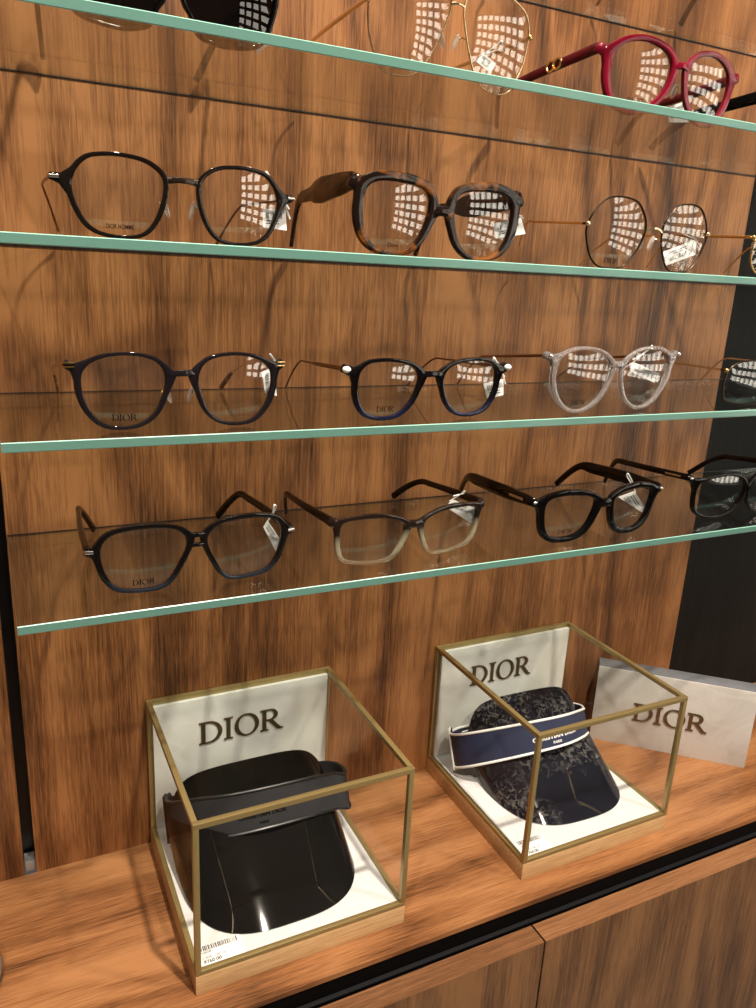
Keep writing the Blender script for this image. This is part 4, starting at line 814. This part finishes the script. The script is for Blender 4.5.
    for p, q in zip(path, path[1:]): lens_.append(lens_[-1] + (q - p).length)
    def on_band(s, hfrac, z):
        s = min(max(s, 0.0), lens_[-1] - 1e-6); k = max(i for i, l in enumerate(lens_) if l <= s); k = min(k, len(path) - 2)
        t = (s - lens_[k]) / (lens_[k + 1] - lens_[k]); p = path[k].lerp(path[k + 1], t); tt = (path[k + 1] - path[k]).normalized(); nn = tt.cross(upd).normalized()
        return p + upd * hfrac * hh[k] + nn * (0.0007 + z)
    s0, wd_mm = text_at
    me, wd = font_mesh('CHRISTIAN DIOR', 1.0, 0.0, 0.035, 1.05); k = wd_mm / wd
    place_mesh('printed_words', me, m_tx, hb_, lambda x, y, z: on_band(lens_[-1] * s0 + x * k, 0.33 + y * k / hh[0] * 1.0, 0))
    me, wd = font_mesh('PARIS', 1.0, 0.0, 0.035, 1.05); k2 = k * 0.6
    place_mesh('printed_words', me, m_tx, hb_, lambda x, y, z: on_band(lens_[-1] * s0 + (wd_mm - wd * k2) / 2 + x * k2, 0.16 + y * k2 / hh[0], 0))
    # slider buckle on the strap
    bm = bmesh.new(); p = path[int(len(path) * 0.10)]; h0 = hh[0]
    t = (path[int(len(path) * 0.14)] - path[int(len(path) * 0.08)]).normalized(); nn = t.cross(upd).normalized()
    cen = p + nn * 0.0008
    lp = [cen - t * 0.004 + upd * (h0 * -0.04), cen + t * 0.004 + upd * (h0 * -0.04), cen + t * 0.004 + upd * h0 * 1.04, cen - t * 0.004 + upd * h0 * 1.04, cen - t * 0.004 + upd * (h0 * -0.04)]
    tube(bm, [q for i in range(4) for q in (lp[i], lp[i].lerp(lp[i + 1], 0.5))] + [lp[0]], 0.0011, 6, up=nn)
    link('strap_slider', bm, m_pip, v)
    return v
visor(0.243, -0.215, 0.0, 'all black glossy sun visor with a black strap in the case', m_vblack, m_strapb, m_pipb, m_vblack,
      [(0.152, -0.042, 0.036), (0.1445, -0.058, 0.042), (0.147, -0.080, 0.054), (0.165, -0.103, 0.070), (0.205, -0.124, 0.081), (0.25, -0.131, 0.085), (0.30, -0.126, 0.081), (0.337, -0.114, 0.071)], (0.050, 0.044),
      [([(0.337, -0.114, 0.071), (0.352, -0.112, 0.066), (0.3585, -0.096, 0.062), (0.356, -0.070, 0.056), (0.342, -0.050, 0.048), (0.31, -0.040, 0.042)], 0.044, 0.038), ([(0.152, -0.042, 0.036), (0.168, -0.039, 0.036), (0.20, -0.040, 0.037)], 0.046, 0.034)], 0.101, (0.50, 0.040))
visor(0.653, -0.206, -2.0, 'dark patterned sun visor with a navy strap edged in white', m_toile, m_strapn, m_pipw, m_pipw,
      [(0.550, -0.043, 0.034), (0.541, -0.058, 0.038), (0.545, -0.080, 0.052), (0.572, -0.108, 0.072), (0.62, -0.129, 0.087), (0.67, -0.132, 0.0895), (0.71, -0.120, 0.084), (0.738, -0.100, 0.072)], (0.050, 0.036),
      [([(0.738, -0.100, 0.072), (0.752, -0.075, 0.063), (0.748, -0.045, 0.055)], 0.036, 0.032), ([(0.550, -0.043, 0.035), (0.566, -0.040, 0.037), (0.582, -0.047, 0.042), (0.575, -0.059, 0.046), (0.559, -0.057, 0.044)], 0.044, 0.040)], 0.096, (0.52, 0.054))

# ------------------------------------------------------------------ marble sign block standing at an angle
SA, SL, SHt, ST = R(-42.0), 0.2315 * S, 0.1285 * S, 0.031 * S
o0 = U(0.815, -0.026, 0)
sg = empty('sign_block', o0, 'cream marble sign block with a grey stone back standing angled on the countertop', 'sign', None, SA)
bm = bmesh.new(); bx(bm, 0, SL, 0.0, 0.0015, 0, SHt, 0.0003); fcm = link('marble_face', bm, m_marble2, sg)
bm = bmesh.new(); bx(bm, 0.0, SL, 0.0015, ST, 0, SHt, 0.0004); link('stone_back', bm, m_greystone, sg)
me, wd = word_mesh('DIOR', 1.0, 0.06); kx = 0.110 * S / wd; kz = 0.0295 * S
place_mesh('lettering', me, m_letter, fcm, lambda x, y, z: Vector((0.0595 * S + x * kx, -0.0007 - z * 0.02, 0.0472 * S + y * kz)))

# white pedestal with a chrome foot, mostly outside the picture
pd = empty('round_pedestal', U(-0.107, -0.128, 0), 'white round pedestal with a chrome foot ring at the edge of the countertop', 'pedestal')
bm = bmesh.new(); lathe(bm, [(0.044, 0.003), (0.046, 0.005), (0.047, 0.010), (0.047, 0.018), (0.0455, 0.0205), (0.043, 0.021)], 0, 0, 48); link('white_disc', bm, m_pearl, pd)
bm = bmesh.new(); lathe(bm, [(0.0465, 0.0), (0.049, 0.001), (0.0495, 0.003), (0.048, 0.0048), (0.045, 0.005)], 0, 0, 48); link('chrome_foot', bm, m_silver, pd)

# ------------------------------------------------------------------ the rest of the shop: lamps and the lit shelving opposite
m_bulb = emitter('lamp_glow', LAMP_COL, 60.0)
m_trim = principled('lamp_trim', (0.7, 0.7, 0.7), 0.4)
for i, (x, y, wt) in enumerate(LAMPS):
    c = empty('ceiling_downlight', (x, y, CEIL), 'recessed white ceiling downlight shining onto the eyewear wall', 'ceiling lamp', 'ceiling downlights')
    bm = bmesh.new(); lathe(bm, [(0.030, -0.001), (0.048, -0.001), (0.048, -0.008), (0.034, -0.012), (0.030, -0.010)], 0, 0, 32); link('trim_ring', bm, m_trim, c)
    ld = bpy.data.lights.new('downlight', 'SPOT'); ld.energy = wt; ld.color = LAMP_COL; ld.shadow_soft_size = 0.03; ld.spot_size = R(100); ld.spot_blend = 0.7
    lo = bpy.data.objects.new('downlight', ld); COL.objects.link(lo); lo.location = (x, y, CEIL - 0.03)
    tgt = Vector((0.36 + (x - 0.36) * 0.55, -0.05, 1.15)); lo.rotation_euler = (tgt - lo.location).to_track_quat('-Z', 'Y').to_euler()
m_panel = emitter('lit_shelf_panel', (1.0, 0.93, 0.80), 5.0)
m_cab = principled('dark_cabinet', (0.05, 0.042, 0.035), 0.5)
dw = empty('lit_shelving', (2.75, -2.05, 0), 'dark shelving with rows of lit white panels across the shop', 'shelving', None, R(-27))
bm = bmesh.new(); bx(bm, 0.0, 0.05, -1.5, 1.5, 0, 2.5); link('backing', bm, m_cab, dw, False)
bm0 = bmesh.new(); bx(bm0, -0.03, -0.02, -0.095, 0.095, 0, 0.15); p0 = link('lit_panel', bm0, m_panel, dw, False)
first = True
for r_ in range(8):
    bm = bmesh.new(); bx(bm, -0.20, 0.0, -1.5, 1.5, 0.50 + r_ * 0.25, 0.512 + r_ * 0.25); link('shelf_board', bm, m_cab, dw, False)
    for k in range(10):
        o = p0 if first else p0.copy()
        if not first: COL.objects.link(o)
        first = False
        o.location = (-0.02, -1.33 + k * 0.295, 0.54 + r_ * 0.25)
